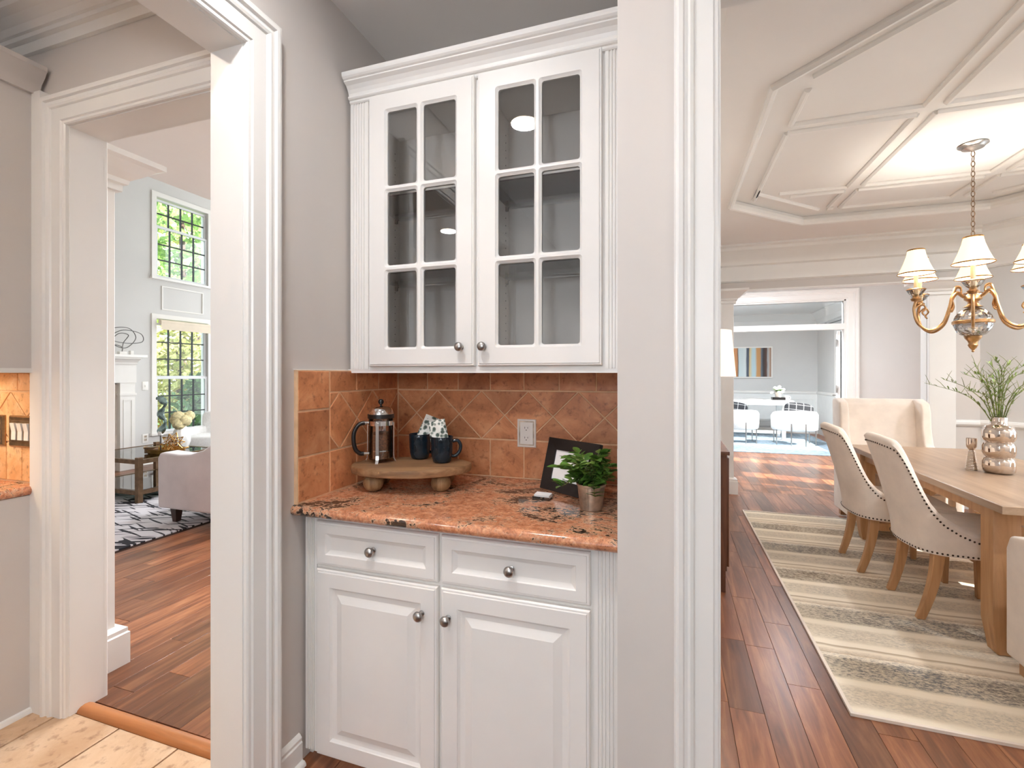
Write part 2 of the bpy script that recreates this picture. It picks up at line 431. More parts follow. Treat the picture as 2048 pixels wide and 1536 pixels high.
def rug_living():
    m, nt, bs = base_mat('streaked_rug'); k = None
    for rot, sc_, th in ((0.45, (1.5, 17, 1), 0.60), (-0.25, (1.7, 19, 1), 0.62)):
        tc = N(nt, 'ShaderNodeTexCoord'); mp = N(nt, 'ShaderNodeMapping'); mp.vector_type = 'TEXTURE'
        mp.inputs['Rotation'].default_value = (0, 0, rot); mp.inputs['Scale'].default_value = (1/sc_[0], 1/sc_[1], 1)
        nt.links.new(tc.outputs['Object'], mp.inputs['Vector'])
        f = ramp(nt, noise_n(nt, mp.outputs[0], 1.7, 0, 0.5, 0.0), [(th, (0, 0, 0)), (th+.025, (255, 255, 255))])
        k = f if k is None else mixc(nt, 1.0, k, f, 'LIGHTEN')
    nt.links.new(mixc(nt, k, lin((208, 203, 206)), lin((44, 42, 48))), bs.inputs['Base Color'])
    bs.inputs['Roughness'].default_value = 0.95; return m
MT['rugl'] = rug_living()
MT['rugb'] = plain('blue_grey_rug', (150, 166, 178), 0.95, vary=0.16, vs=14, bmp=0.3, bs_=120)
def floral():
    m, nt, bs = base_mat('floral_paper'); v = coords(nt)
    w = N(nt, 'ShaderNodeTexVoronoi', Scale=60.0); nt.links.new(v, w.inputs['Vector'])
    f = ramp(nt, w.outputs['Distance'], [(0.34, (70, 84, 74)), (0.46, (150, 158, 148)), (0.58, (238, 236, 228))])
    nt.links.new(f, bs.inputs['Base Color']); bs.inputs['Roughness'].default_value = 0.7; return m
MT['floral'] = floral()
def stripes():
    m, nt, bs = base_mat('striped_painting'); v = coords(nt, (1, 1, 1), 'Generated')
    sep = N(nt, 'ShaderNodeSeparateXYZ'); nt.links.new(v, sep.inputs[0])
    n = noise_n(nt, coords(nt, (14, 1, 2)), 1.0, 4); a = N(nt, 'ShaderNodeMath', _operation='MULTIPLY_ADD'); nt.links.new(n, a.inputs[0]); a.inputs[1].default_value = 0.05; nt.links.new(sep.outputs[0], a.inputs[2])
    S = [(0, (60, 44, 36)), (.07, (58, 40, 34)), (.09, (196, 140, 92)), (.17, (190, 130, 84)), (.19, (96, 70, 56)), (.22, (196, 212, 214)), (.38, (214, 222, 222)), (.41, (66, 76, 92)), (.46, (74, 82, 96)), (.48, (212, 190, 134)), (.55, (186, 208, 214)), (.62, (184, 206, 212)), (.65, (196, 146, 92)), (.73, (188, 140, 90)), (.76, (90, 106, 118)), (.82, (48, 36, 34)), (.89, (88, 58, 44)), (.92, (172, 176, 178)), (.97, (186, 150, 124)), (1, (150, 120, 100))]
    nt.links.new(ramp(nt, a.outputs[0], [(min(1, p+.025), c) for p, c in S]), bs.inputs['Base Color']); bs.inputs['Roughness'].default_value = 0.6; return m
MT['stripes'] = stripes()
def plaid():
    m, nt, bs = base_mat('plaid'); v = coords(nt, (1, 1, 1), 'Generated'); sep = N(nt, 'ShaderNodeSeparateXYZ'); nt.links.new(v, sep.inputs[0])
    out = None
    for i in (0, 2):
        a = N(nt, 'ShaderNodeMath', _operation='MULTIPLY'); nt.links.new(sep.outputs[i], a.inputs[0]); a.inputs[1].default_value = 4.0 if i == 0 else 3.0
        b = N(nt, 'ShaderNodeMath', _operation='FRACT'); nt.links.new(a.outputs[0], b.inputs[0])
        r = ramp(nt, b.outputs[0], [(0.0, (0, 0, 0)), (0.42, (0, 0, 0)), (0.46, (200, 200, 200)), (0.52, (200, 200, 200)), (0.56, (0, 0, 0))])
        out = r if out is None else mixc(nt, 1.0, out, r, 'ADD')
    nt.links.new(mixc(nt, out, lin((44, 44, 47)), lin((190, 190, 190))), bs.inputs['Base Color']); bs.inputs['Roughness'].default_value = 0.9; return m
MT['plaid'] = plaid()
def lampshade(name, c, e):
    m, nt, bs = base_mat(name); bs.inputs['Base Color'].default_value = lin(c); bs.inputs['Roughness'].default_value = 0.8
    bs.inputs['Emission Color'].default_value = lin((255, 226, 186)); bs.inputs['Emission Strength'].default_value = e; return m
MT['lampshade'] = lampshade('lit_lampshade', (244, 226, 200), 0.9)
MT['drum'] = lampshade('drum_shade', (240, 234, 224), 0.45)
def foliage(name, a, b, c):
    m, nt, bs = base_mat(name); oi = coords(nt); f = noise_n(nt, oi, 9.0, 4, 0.8)
    nt.links.new(ramp(nt, f, [(0.3, a), (0.5, b), (0.7, c)]), bs.inputs['Base Color']); bs.inputs['Roughness'].default_value = 0.6; return m
MT['tree1'] = foliage('broadleaf', (70, 110, 44), (126, 164, 78), (190, 212, 130))
MT['tree2'] = foliage('yellow_leaf', (104, 116, 60), (170, 172, 96), (226, 214, 150))
MT['shrub'] = foliage('garden_shrub', (36, 70, 34), (64, 104, 50), (110, 146, 78))
MT['yucca'] = foliage('spiky_leaf', (64, 100, 92), (110, 144, 124), (160, 186, 160))
# ------------------------------------------------------------------ recessed cans: some real, most added unseen to fill the rooms with light
ZC = 2.80
def can_light(x, y, z, watt, label, r=0.075, color=(0.88, 0.93, 1.0)):
    t = thing('recessed_light', label, 'ceiling light', (x, y, z), group='recessed ceiling lights')
    bm = B(); lathe(bm, [(r+0.018, 0.0), (r+0.018, -0.006), (r+0.002, -0.008), (r, 0.0)], 28, cap=False); obj('trim_ring', bm, MT['trim'], t, smooth=True)
    bm = B(); lathe(bm, [(0, -0.001), (r, -0.001)], 28); obj('lens', bm, MT['can'], t)
    ld = bpy.data.lights.new('downlight', 'AREA'); ld.shape = 'DISK'; ld.size = r*2; ld.energy = watt; ld.color = color
    lo = bpy.data.objects.new('downlight', ld); col.objects.link(lo); lo.parent = t; lo.location = (0, 0, -0.012)
    return t
can_light(-0.786, 0.63, ZC, 11.5, 'recessed downlight in front of the glazed pantry cabinet')
can_light(0.55, 0.30, ZC, 2.5, 'recessed downlight beside the dining doorway')  # unseen fill can, added for even brightness
can_light(-0.3, -1.3, ZC, 10, 'recessed downlight in the pantry passage ceiling')  # added fill behind the camera
can_light(-2.1, -1.08, ZC, 7, 'recessed downlight over the kitchen floor by the opening')
can_light(-2.0, 0.45, ZC, 2, 'recessed downlight over the tiled threshold passage')  # another added fill can, out of view
can_light(-3.4, -2.6, ZC, 14, 'recessed downlight in the kitchen ceiling by the window wall')  # added fill for the kitchen side
can_light(-1.75, 3.4, ZC, 55, 'recessed downlight in the living hall near the white column')  # added out of view to light the sofa's near side
for i, (x, y) in enumerate([(-2.6, 4.6), (-2.4, 6.2)]):
    can_light(x, y, ZC, 62, ['recessed downlight in the hall ceiling by the sofa', 'recessed downlight at the end of the living hall'][i])  # added living hall fill, kept out of view
for i, (x, y) in enumerate([(1.5, 7.3), (-0.2, 7.3)]):
    can_light(x, y, ZC, (22, 50)[i], ['recessed downlight in the foyer between the two openings', 'recessed downlight at the blank end of the foyer'][i], color=(.74, .87, 1))  # added foyer fill, hidden by the opening head
for i, (x, y) in enumerate([(3.75, 2.4), (3.75, 4.3), (2.6, 1.62)]):
    can_light(x, y, ZC, 34, ['recessed downlight in the dining soffit by the pantry side window', 'recessed downlight in the dining soffit by the angled wall', 'recessed downlight in the dining soffit over the doorway wall'][i], color=(.84, .92, 1))  # unseen soffit cans added to brighten the dining room
for i, y in enumerate((1.72, 3.0, 4.4)):
    can_light(0.14, y, ZC, (60, 125, 125)[i], ['recessed downlight in the dining soffit beside the doorway casing', 'recessed downlight in the dining soffit before the sideboard', 'recessed downlight in the dining soffit above the sideboard'][i], color=(.8, .9, 1))  # added cans hidden by the pier, lighting the chairs' sideboard side
can_light(1.6, 9.0, 2.75, 100, 'recessed downlight just inside the office doorway', color=(.84, .92, 1))  # added to brighten the office

def fill_globe(x, y, z, drop, watt, label, r=0.13):  # invented fixture, added out of view to lift ambient light
    t = thing('globe_pendant', label, 'pendant light', (x, y, z), group='globe pendant lights')
    bm = B(); lathe(bm, [(0, 0), (.06, 0), (.06, -.012), (.02, -.025), (0, -.025)], 20); obj('canopy', bm, MT['nickel'], t, smooth=True)
    bm = B(); lathe(bm, [(.004, -.02), (.004, -drop+r)], 8); obj('cord', bm, MT['black'], t)
    bm = B(); lathe(bm, [(.035, -drop+r*.98), (.03, -drop+r*1.25), (0, -drop+r*1.3)], 16); obj('cap', bm, MT['nickel'], t, smooth=True)
    bm = B(); sphere(bm, (0, 0, -drop), r, 20, 14); obj('globe', bm, emis('opal_globe', (228, 241, 255), watt/(4*PI*PI*r*r)), t, smooth=True)
fill_globe(-0.15, -1.0, ZC, 1.0, 36, 'opal globe pendant at the blank end of the pantry passage')
fill_globe(-3.9, -1.7, ZC, 1.2, 24, 'opal globe pendant above the kitchen floor')
fill_globe(-4.9, 6.9, 4.6, 1.0, 16, 'opal globe pendant high in the living room')
fill_globe(-0.5, 7.35, ZC, 0.35, 34, 'opal globe light in the foyer beside its blank wall')

# ------------------------------------------------------------------ floors
def slab(name, x0, x1, y0, y1, m, label, z=-0.004):
    bm = B(); box(bm, x0, x1, y0, y1, z-0.1, z); return struct(name, bm, m, label, 'floor')
_pm = {}
def plank_mesh(L, w):
    k = (round(L, 2), w)
    if k not in _pm:
        bm = B(); a, b = w/2-0.0008, k[0]/2-0.0008
        chip(bm, [(-a, -b), (a, -b), (a, b), (-a, b)], lambda p, q, h: (p, q, h), -0.012, 0.0, 0.0005)
        _pm[k] = mesh_of('plank', bm, MT['plank'])
    return _pm[k]
def planks(parent, x0, x1, y0, y1, w, seed, keep=None):
    rnd = random.Random(seed); n = max(1, round((x1-x0)/w)); w = (x1-x0)/n
    for i in range(n):
        y = y0-rnd.random()*0.9
        while y < y1:
            L = rnd.choice([0.55, 0.8, 1.0, 1.25, 1.5]); a, b = max(y, y0), min(y+L, y1); y += L
            if b-a < 0.05: continue
            if keep and not keep(x0+(i+.5)*w, a, b): continue
            link('plank', plank_mesh(b-a, w), parent, (x0+(i+.5)*w, (a+b)/2, 0))
fl_p = slab('floor', -1.36, 2.2, -4.2, 1.42, MT['subfloor'], 'reddish hardwood floor of the butler pantry')
planks(fl_p, -1.235, 1.15, 0.7, 1.42, 0.13, 3)
fl_d = slab('floor_dining', -0.03, 4.1, 1.42, 6.12, MT['subfloor'], 'reddish hardwood plank floor of the dining room')
planks(fl_d, -0.03, 2.96, 1.42, 6.12, 0.13, 5, lambda x, a, b: not (x > 0.9 and a > 2.4 and b < 5.1))
fl_h = slab('floor_hall', -1.2, 3.7, 6.12, 8.72, MT['subfloor'], 'sun striped hardwood floor of the foyer')
planks(fl_h, 0.3, 3.68, 6.12, 8.72, 0.13, 6)
fl_o = slab('floor_office', -0.5, 3.2, 8.72, 12.5, MT['plank'], 'hardwood floor of the home office', 0.0)
fl_l = slab('floor_living', -7.5, -1.36, 1.33, 7.5, MT['subfloor'], 'reddish hardwood plank floor of the living room')
planks(fl_l, -4.0, -1.40, 1.33, 5.2, 0.13, 8, lambda x, a, b: -1.95 < x/(b+.2) and x/a < -0.9 or True)
planks(fl_l, -7.48, -6.85, 1.9, 5.6, 0.126, 9)
fl_k = slab('floor_kitchen', -5.0, -1.36, -4.2, 1.33, MT['groutf'], 'peach coloured square tile floor of the kitchen', -0.006)
_t = 0.3115
bm = B(); chip(bm, [(0.004, 0.004), (_t-.004, 0.004), (_t-.004, _t-.004), (0.004, _t-.004)], lambda a, b, h: (a, b, h), -0.012, 0.0, 0.002)
ft_me = mesh_of('tile', bm, MT['ftile'])
for i in range(-1, 4):
    for j in range(4):
        x = -2.325+i*_t
        if x > -1.40: continue
        link('tile', ft_me, fl_k, (x, 1.262-(j+1)*_t, 0))
# threshold strip between tile and hardwood
bm = B(); prism(bm, [(1.262, -0.004), (1.266, 0.006), (1.276, 0.014), (1.292, 0.017), (1.308, 0.014), (1.322, 0.004), (1.324, -0.004)], lambda a, b, h: (h, a, b), -2.27, -1.45)
struct('trim_1', bm, MT['reducer'], 'rounded wood threshold strip between peach tiles and hardwood', 'threshold', smooth=True, angle=50)

# ------------------------------------------------------------------ ceilings
def cbox(name, x0, x1, y0, y1, z, m, label):
    bm = B(); box(bm, x0, x1, y0, y1, z, z+0.1); return struct(name, bm, m, label, 'ceiling')
cbox('ceiling', -5.0, 2.2, -4.2, 1.29, ZC, MT['ceil'], 'flat painted ceiling over the pantry passage and kitchen')
cbox('ceiling_niche', -1.363, -0.03, 1.29, 2.07, ZC, MT['ceil'], 'flat painted ceiling above the cabinet niche')
cbox('ceiling_hall', -1.2, 3.7, 6.12, 8.72, ZC, MT['ceil'], 'flat ceiling over the foyer')
cbox('ceiling_office', -0.5, 3.2, 8.72, 12.5, 2.75, MT['tray'], 'flat white ceiling of the home office')
cbox('ceiling_living_hall', -3.6, -1.36, 1.36, 7.5, ZC, MT['ceil'], 'low flat ceiling beyond the kitchen doorway')
cbox('ceiling_living', -7.65, -3.5, 1.36, 7.5, 4.6, MT['ceil'], 'high ceiling of the two storey living room')
# dining tray ceiling: soffit ring with a clipped-corner recess
TX0, TX1, TY0, TY1, TC, TZ = 0.486, 3.30, 1.95, 5.15, 0.70, 2.86
octo = [(TX0+TC, TY0), (TX1-TC, TY0), (TX1, TY0+TC), (TX1, TY1-TC), (TX1-TC, TY1), (TX0+TC, TY1), (TX0, TY1-TC), (TX0, TY0+TC)]
outer = [(-0.03, 1.41), (4.1, 1.41), (4.1, 1.41), (4.1, 6.0), (4.1, 6.0), (-0.03, 6.0), (-0.03, 6.0), (-0.03, 1.41)]
bm = B()
vo = [bm.verts.new((x, y, ZC)) for x, y in octo]; vt = [bm.verts.new((x, y, TZ)) for x, y in octo]
vb = [bm.verts.new((x, y, ZC)) for x, y in ((-0.03, 1.41), (4.1, 1.41), (4.1, 6.0), (-0.03, 6.0))]
pairs = [(0, 0), (1, 1), (2, 1), (3, 2), (4, 2), (5, 3), (6, 3), (7, 0)]
for i in range(8):
    j = (i+1) % 8; a, b = pairs[i][1], pairs[j][1]
    bm.faces.new((vo[i], vo[j], vb[b]) if a == b else (vo[i], vo[j], vb[b], vb[a]))
    bm.faces.new((vo[i], vo[j], vt[j], vt[i]))
cd = struct('ceiling_dining', bm, MT['ceil'], 'dining room tray ceiling with clipped corners and applied moulding grid', 'ceiling')
bm = B(); prism(bm, octo, lambda a, b, h: (a, b, h), TZ, TZ+0.06); obj('tray_panel', bm, MT['tray'], cd)
bm = B(); sweep(bm, octo[::-1], [(0.012, ZC-0.001), (0.012, ZC-0.016), (0.0, ZC-0.03), (-0.018, ZC-0.026), (-0.03, ZC-0.008), (-0.03, ZC+0.02), (-0.012, ZC+0.05), (0.0, ZC+0.05)], True)
obj('tray_edge_moulding', bm, MT['trim'], cd)
# applied grid: border strip and paired moulding strips
def strip(x0, y0, x1, y1, nm='moulding_strip'):
    bm = B(); w = 0.017
    d = Vector((x1-x0, y1-y0)).normalized(); n = Vector((-d.y, d.x))*w
    prof = [(-1, 0.0), (-1, -0.008), (-0.45, -0.022), (0.3, -0.022), (1, -0.01), (1, 0.0)]
    ring = [[bm.verts.new((px+n.x*a, py+n.y*a, TZ+z)) for a, z in prof] for px, py in ((x0, y0), (x1, y1))]
    for k in range(6): bm.faces.new((ring[0][k], ring[0][(k+1) % 6], ring[1][(k+1) % 6], ring[1][k]))
    bm.faces.new(ring[0]); bm.faces.new(ring[1]); obj(nm, bm, MT['trim'], cd)
XB = [TX0+0.20, 1.34, 1.44, 2.24, 2.34, TX1-0.20]
YB = [TY0+0.20, 3.22, 3.32, 4.42, 4.52, TY1-0.20]
def clipx(x):   # y-range inside the octagon (inset)
    e = 0.2; k = max(0, (TX0+e+TC)-x, x-(TX1-e-TC)); return TY0+e+k, TY1-e-k
def clipy(y):
    e = 0.2; k = max(0, (TY0+e+TC)-y, y-(TY1-e-TC)); return TX0+e+k, TX1-e-k
for x in XB:
    a, b = clipx(x)
    for (y0, y1) in ((a, YB[1]), (YB[2], YB[3]), (YB[4], b)): strip(x, y0, x, y1)
for y in YB:
    a, b = clipy(y)
    for (x0, x1) in ((a, XB[1]), (XB[2], XB[3]), (XB[4], b)): strip(x0, y, x1, y)
_oi = inset_poly(octo, 0.2)
for k in (1, 3, 5, 7): strip(*_oi[k], *_oi[(k+1) % 8])

# ------------------------------------------------------------------ walls
def wall(name, boxes, m, label):
    bm = B()
    for b in boxes: box(bm, *b)
    return struct(name, bm, m, label, 'wall')
HD = 2.37
wl = wall('wall_left', [(-1.363, -1.235, 1.124, 7.5, 0, ZC), (-1.363, -1.235, -0.4, 1.124, HD+.012, ZC), (-1.363, -1.235, -4.2, -0.4, 0, ZC)], MT['wall'], 'warm grey pantry wall with a cased opening and tile splashback')
wb = wall('wall_back', [(-1.235, -0.133, 1.97, 2.07, 0, ZC)], MT['wall'], 'back wall of the cabinet niche behind the splashback tiles')
wr = wall('wall_right', [(-0.133, 0.108, 1.29, 1.41, 0, ZC), (0.108, 1.062, 1.29, 1.41, HD+.012, ZC), (1.062, 4.2, 1.29, 1.41, 0, ZC)], MT['wall'], 'warm grey wall pier with the cased dining doorway')
wall('wall_side', [(-0.133, -0.03, 1.41, 6.12, 0, ZC)], MT['wall'], 'wall between the cabinet niche and dining room')
wk = wall('wall_kitchen', [(-7.65, -2.282, 1.24, 1.36, 0, ZC), (-2.282, -1.438, 1.24, 1.36, 2.362, ZC), (-1.438, -1.363, 1.24, 1.36, 0, ZC), (-7.65, -3.5, 1.24, 1.36, ZC, 4.7)], MT['wall'], 'warm grey kitchen wall with the doorway to the living room')
wall('wall_near', [(2.2, 2.3, -4.2, 1.29, 0, ZC)], MT['wall'], 'end wall of the pantry passage')
# kitchen window wall behind: piers and lintel with open glazing between
wall('wall_kitchen_window', [(-5.0, 2.2, -4.3, -4.2, 0, 1.05), (-5.0, 2.2, -4.3, -4.2, 2.15, ZC)]+[(-5.0, -1.2, -4.3, -4.2, 1.05, 2.15), (0.3, 0.4, -4.3, -4.2, 1.05, 2.15), (1.9, 2.2, -4.3, -4.2, 1.05, 2.15)], MT['wall'], 'kitchen outer wall with a wide two light window')
wall('wall_kitchen_side', [(-5.1, -5.0, -4.3, 1.24, 0, ZC)], MT['wall'], 'side wall of the kitchen behind the cabinets')
# dining room
DO0, DO1, DH = 0.69, 2.51, 2.32
wall('wall_dining_far', [(-0.03, DO0-.012, 6.0, 6.12, 0, ZC), (DO0-.012, DO1+.012, 6.0, 6.12, DH+.012, ZC), (DO1+.012, 3.0, 6.0, 6.12, 0, ZC)], MT['wall'], 'grey dining room wall above and beside the wide foyer opening')
bm = B(); prism(bm, [(2.95, 6.0), (4.12, 4.83), (4.2, 4.9), (3.0, 6.12)], lambda a, b, h: (a, b, h), 0, ZC)
struct('wall_dining_angled', bm, MT['wall_cool'], 'angled grey dining room wall behind the leafy vase', 'wall')
wall('wall_dining_right', [(4.1, 4.2, 1.29, 4.95, 0, 0.55), (4.1, 4.2, 1.29, 4.95, 2.2, ZC), (4.1, 4.2, 1.29, 1.7, .55, 2.2), (4.1, 4.2, 2.9, 3.2, .55, 2.2), (4.1, 4.2, 4.4, 4.95, .55, 2.2)], MT['wall_cool'], 'dining room outer wall with two windows')
# foyer and office
OX0, OX1, OH = 0.60, 2.58, 2.52
wall('wall_office', [(-1.2, OX0-.01, 8.6, 8.72, 0, ZC), (OX0-.01, OX1+.01, 8.6, 8.72, OH+.01, ZC), (OX1+.01, 3.8, 8.6, 8.72, 0, ZC)], MT['wall_cool'], 'white foyer wall with the double doorway to the office')
SL = [(6.36, 6.70), (7.56, 7.90)]
wall('wall_foyer_front', [(3.7, 3.8, 6.0, SL[0][0], 0, ZC), (3.7, 3.8, SL[0][1], SL[1][0], 0, ZC), (3.7, 3.8, SL[1][1], 8.6, 0, ZC)]+[(3.7, 3.8, a, b, 0, 0.12) for a, b in SL]+[(3.7, 3.8, a, b, 2.45, ZC) for a, b in SL], MT['wall_cool'], 'foyer front wall with two slim sidelights')
wall('wall_foyer_end', [(-1.3, -1.2, 6.12, 8.72, 0, ZC)], MT['wall_cool'], 'blank end wall of the foyer')
wob = wall('wall_office_back', [(-0.5, 3.3, 12.5, 12.6, 0, 2.75)], MT['wall_cool'], 'pale grey office back wall with panelled wainscot')
wor = wall('wall_office_right', [(3.2, 3.3, 8.72, 9.3, 0, 2.75), (3.2, 3.3, 9.3, 11.2, 0, 0.45), (3.2, 3.3, 9.3, 11.2, 2.25, 2.75), (3.2, 3.3, 11.2, 12.5, 0, 2.75)], MT['wall_cool'], 'pale grey office side wall with a sunny window')
wall('wall_office_left', [(-0.6, -0.5, 8.72, 12.6, 0, 2.75)], MT['wall_cool'], 'office wall opposite the sunny window')
# living room
WY0, WY1 = 5.20, 6.06
wall('wall_living', [(-7.65, -7.5, 1.36, WY0, 0, 4.6), (-7.65, -7.5, WY0, WY1, 0, 0.46), (-7.65, -7.5, WY0, WY1, 2.22, 2.86), (-7.65, -7.5, WY0, WY1, 4.10, 4.6), (-7.65, -7.5, WY1, 6.25, 0, 4.6), (-7.65, -7.5, 6.25, 7.5, 0, 0.46), (-7.65, -7.5, 6.25, 7.5, 4.1, 4.6)], MT['wall_cool'], 'tall grey living room wall with stacked windows and fireplace')
wall('wall_living_upper', [(-3.6, -3.5, 1.36, 7.5, ZC+.1, 4.6)], MT['wall_cool'], 'upper wall above the low living hall ceiling')
wall('wall_living_far', [(-7.65, -1.36, 7.5, 7.6, 0, 0.5), (-7.65, -1.36, 7.5, 7.6, 2.4, 2.8), (-7.65, -7.2, 7.5, 7.6, 0, 4.6), (-4.4, -4.1, 7.5, 7.6, 0, 4.6), (-2.0, -1.36, 7.5, 7.6, 0, 4.6), (-7.65, -1.36, 7.5, 7.6, 4.2, 4.7)], MT['wall_cool'], 'far living room wall with broad windows')

# ------------------------------------------------------------------ jambs, casings, baseboards, crowns
CAS = [(0, 0), (0, .012), (.004, .016), (.012, .017), (.016, .022), (.060, .024), (.064, .030), (.072, .033), (.078, .028), (.086, .030), (.090, .038), (.100, .040), (.104, .036), (.108, .036), (.112, .030), (.112, 0)]
def trim(n, bm, label, m='trim', cat='trim', **k): return struct('trim_%d' % n, bm, MT[m], label, cat, **k)
bm = B(); casing(bm, lambda s, z, d: (s, 1.29-d, z), 0.12, 1.05, HD, [(w*.95+.004, d) for w, d in CAS]); trim(2, bm, 'white moulded casing round the dining doorway', smooth=True, angle=25)
bm = B()
for b in ((0.108, 0.12, 1.2895, 1.4105, 0, HD), (1.05, 1.062, 1.2895, 1.4105, 0, HD), (0.108, 1.062, 1.2895, 1.4105, HD, HD+.012)): box(bm, *b)
trim(3, bm, 'white jamb lining inside the dining doorway')
bm = B(); casing(bm, lambda s, z, d: (s, 1.41+d, z), 0.12, 1.05, HD, CAS); trim(4, bm, 'white casing on the dining side of the doorway')
bm = B(); casing(bm, lambda s, z, d: (-1.235+d, s, z), -0.38, 1.112, HD, [(w*1.06+.004, d) for w, d in CAS]); trim(5, bm, 'white moulded casing round the kitchen opening', smooth=True, angle=25)
bm = B()
for b in ((-1.3635, -1.2345, 1.112, 1.124, 0, HD), (-1.3635, -1.2345, -0.392, -0.38, 0, HD), (-1.3635, -1.2345, -0.392, 1.124, HD, HD+.012)): box(bm, *b)
trim(6, bm, 'glossy white jamb lining of the kitchen opening')
bm = B(); casing(bm, lambda s, z, d: (s, 1.24-d, z), -2.27, -1.45, 2.35, [(w*1.06+.004, d) for w, d in CAS]); trim(7, bm, 'white moulded casing round the living room doorway', smooth=True, angle=25)
bm = B()
for b in ((-2.282, -2.27, 1.2395, 1.3605, 0, 2.35), (-1.45, -1.438, 1.2395, 1.3605, 0, 2.35), (-2.282, -1.438, 1.2395, 1.3605, 2.35, 2.362)): box(bm, *b)
trim(8, bm, 'white jamb lining of the living room doorway')
bm = B(); casing(bm, lambda s, z, d: (s, 1.36+d, z), -2.27, -1.45, 2.35, CAS); trim(9, bm, 'white casing on the living room side of the doorway')
BASE = [(0, 0), (0.016, 0), (0.016, 0.078), (0.012, 0.083), (0.013, 0.094), (0.006, 0.104), (0, 0.107)]
SHOE = [(0.016, 0), (0.032, 0), (0.031, 0.008), (0.026, 0.015), (0.016, 0.018)]
def baseboard(name, path, label):
    bm = B(); sweep(bm, path, BASE); o = struct(name, bm, MT['trim'], label, 'baseboard', smooth=True, angle=30)
    bm = B(); sweep(bm, path, SHOE); obj('shoe_moulding', bm, MT['trim'], o, smooth=True)
baseboard('baseboard_left', [(-1.235, 1.345), (-1.235, 1.233)][::1], 'white moulded baseboard on the pantry wall beside the base cabinet')
baseboard('baseboard_pier', [(0.015, 1.29), (-0.133, 1.29)], 'white baseboard on the wall pier by the dining doorway')
baseboard('baseboard_dining', [(DO0-.262, 6.0), (-0.03, 6.0)], 'white baseboard on the dining wall beside the foyer opening')
baseboard('baseboard_living', [(-7.5, 3.0), (-7.5, 1.4)], 'white baseboard on the tall living room wall')
baseboard('baseboard_window', [(-7.5, 7.4), (-7.5, 5.0)], 'white baseboard below the living room window')
baseboard('baseboard_foyer', [(3.6, 8.6), (OX1+.14, 8.6)], 'white baseboard on the foyer wall')
baseboard('baseboard_office', [(3.2, 12.5), (-0.5, 12.5)], 'white baseboard along the office back wall')
# kitchen crown along the doorway wall
KCR = [(0, ZC), (0.15, ZC), (0.15, ZC-.012), (0.135, ZC-.014), (0.13, ZC-.03), (0.10, ZC-.036), (0.07, ZC-.05), (0.055, ZC-.066), (0.045, ZC-.068), (0.04, ZC-.08), (0.022, ZC-.082), (0.016, ZC-.118), (0, ZC-.118)]
bm = B(); sweep(bm, [(-1.363, 1.24), (-5.0, 1.24)], KCR); trim(10, bm, 'white crown moulding above the living room doorway')
# dining crown
DCR = [(0, ZC), (0.24, ZC), (0.24, ZC-.02), (0.20, ZC-.03), (0.19, ZC-.06), (0.12, ZC-.12), (0.085, ZC-.17), (0.08, ZC-.20), (0.05, ZC-.215), (0.045, ZC-.30), (0.03, ZC-.33), (0.03, ZC-.37), (0.012, ZC-.385), (0, ZC-.385)]
bm = B(); sweep(bm, [(4.1, 1.45), (4.1, 4.85), (2.95, 6.0), (-0.03, 6.0), (-0.03, 1.45)], DCR); trim(11, bm, 'deep white crown moulding round the dining room', smooth=True, angle=30)
# wide foyer opening: linings and pilaster capitals
bm = B()
for b in ((DO0-.012, DO0, 5.9995, 6.1205, 0, DH), (DO1, DO1+.012, 5.9995, 6.1205, 0, DH), (DO0-.012, DO1+.012, 5.9995, 6.1205, DH, DH+.012)): box(bm, *b)
trim(12, bm, 'white lining of the wide foyer opening')
CAPP = [(0, 2.17), (.02, 2.17), (.02, 2.20), (.035, 2.205), (.04, 2.225), (.075, 2.25), (.115, 2.285), (.14, 2.295), (.14, 2.32), (0, 2.32)]
def pilaster(n, x0, x1, y0, y1, label, sides, z1=DH, base=0.18):
    t = thing('column', label, 'column', ((x0+x1)/2, (y0+y1)/2, 0), world=True); t['kind'] = 'structure'
    bm = B(); box(bm, x0, x1, y0, y1, 0, z1); obj('shaft', bm, MT['trim'], t, bevel=0.003, segs=1)
    pth = [(x1, y0), (x0, y0), (x0, y1), (x1, y1)]
    dz = z1-DH
    bm = B(); sweep(bm, pth, [(d, z+dz) for d, z in CAPP], True); obj('capital', bm, MT['trim'], t)
    bm = B(); sweep(bm, pth, [(0, 0), (.04, 0), (.04, base-.035), (.034, base-.03), (.034, base-.012), (.012, base), (0, base)], True); obj('plinth', bm, MT['trim'], t)
    return t
pilaster(0, DO0-.22, DO0-.0, 5.94, 5.989, 'white pilaster with moulded capital beside the striped painting', None)
pilaster(1, DO1+.0, DO1+.22, 5.94, 5.989, 'white pilaster with moulded capital behind the chandelier', None)
pilaster(2, -2.62, -2.47, 1.362, 1.527, 'white column with stepped capital just inside the living room doorway', None, z1=2.374)
# chair rail on the angled wall and panel frames
bm = B(); sweep(bm, [(4.11, 4.84), (2.95, 6.0), (DO1+.222, 6.0)], [(0, .84), (.014, .84), (.03, .86), (.03, .88), (.016, .90), (0, .905)]); trim(13, bm, 'white chair rail on the angled dining wall')
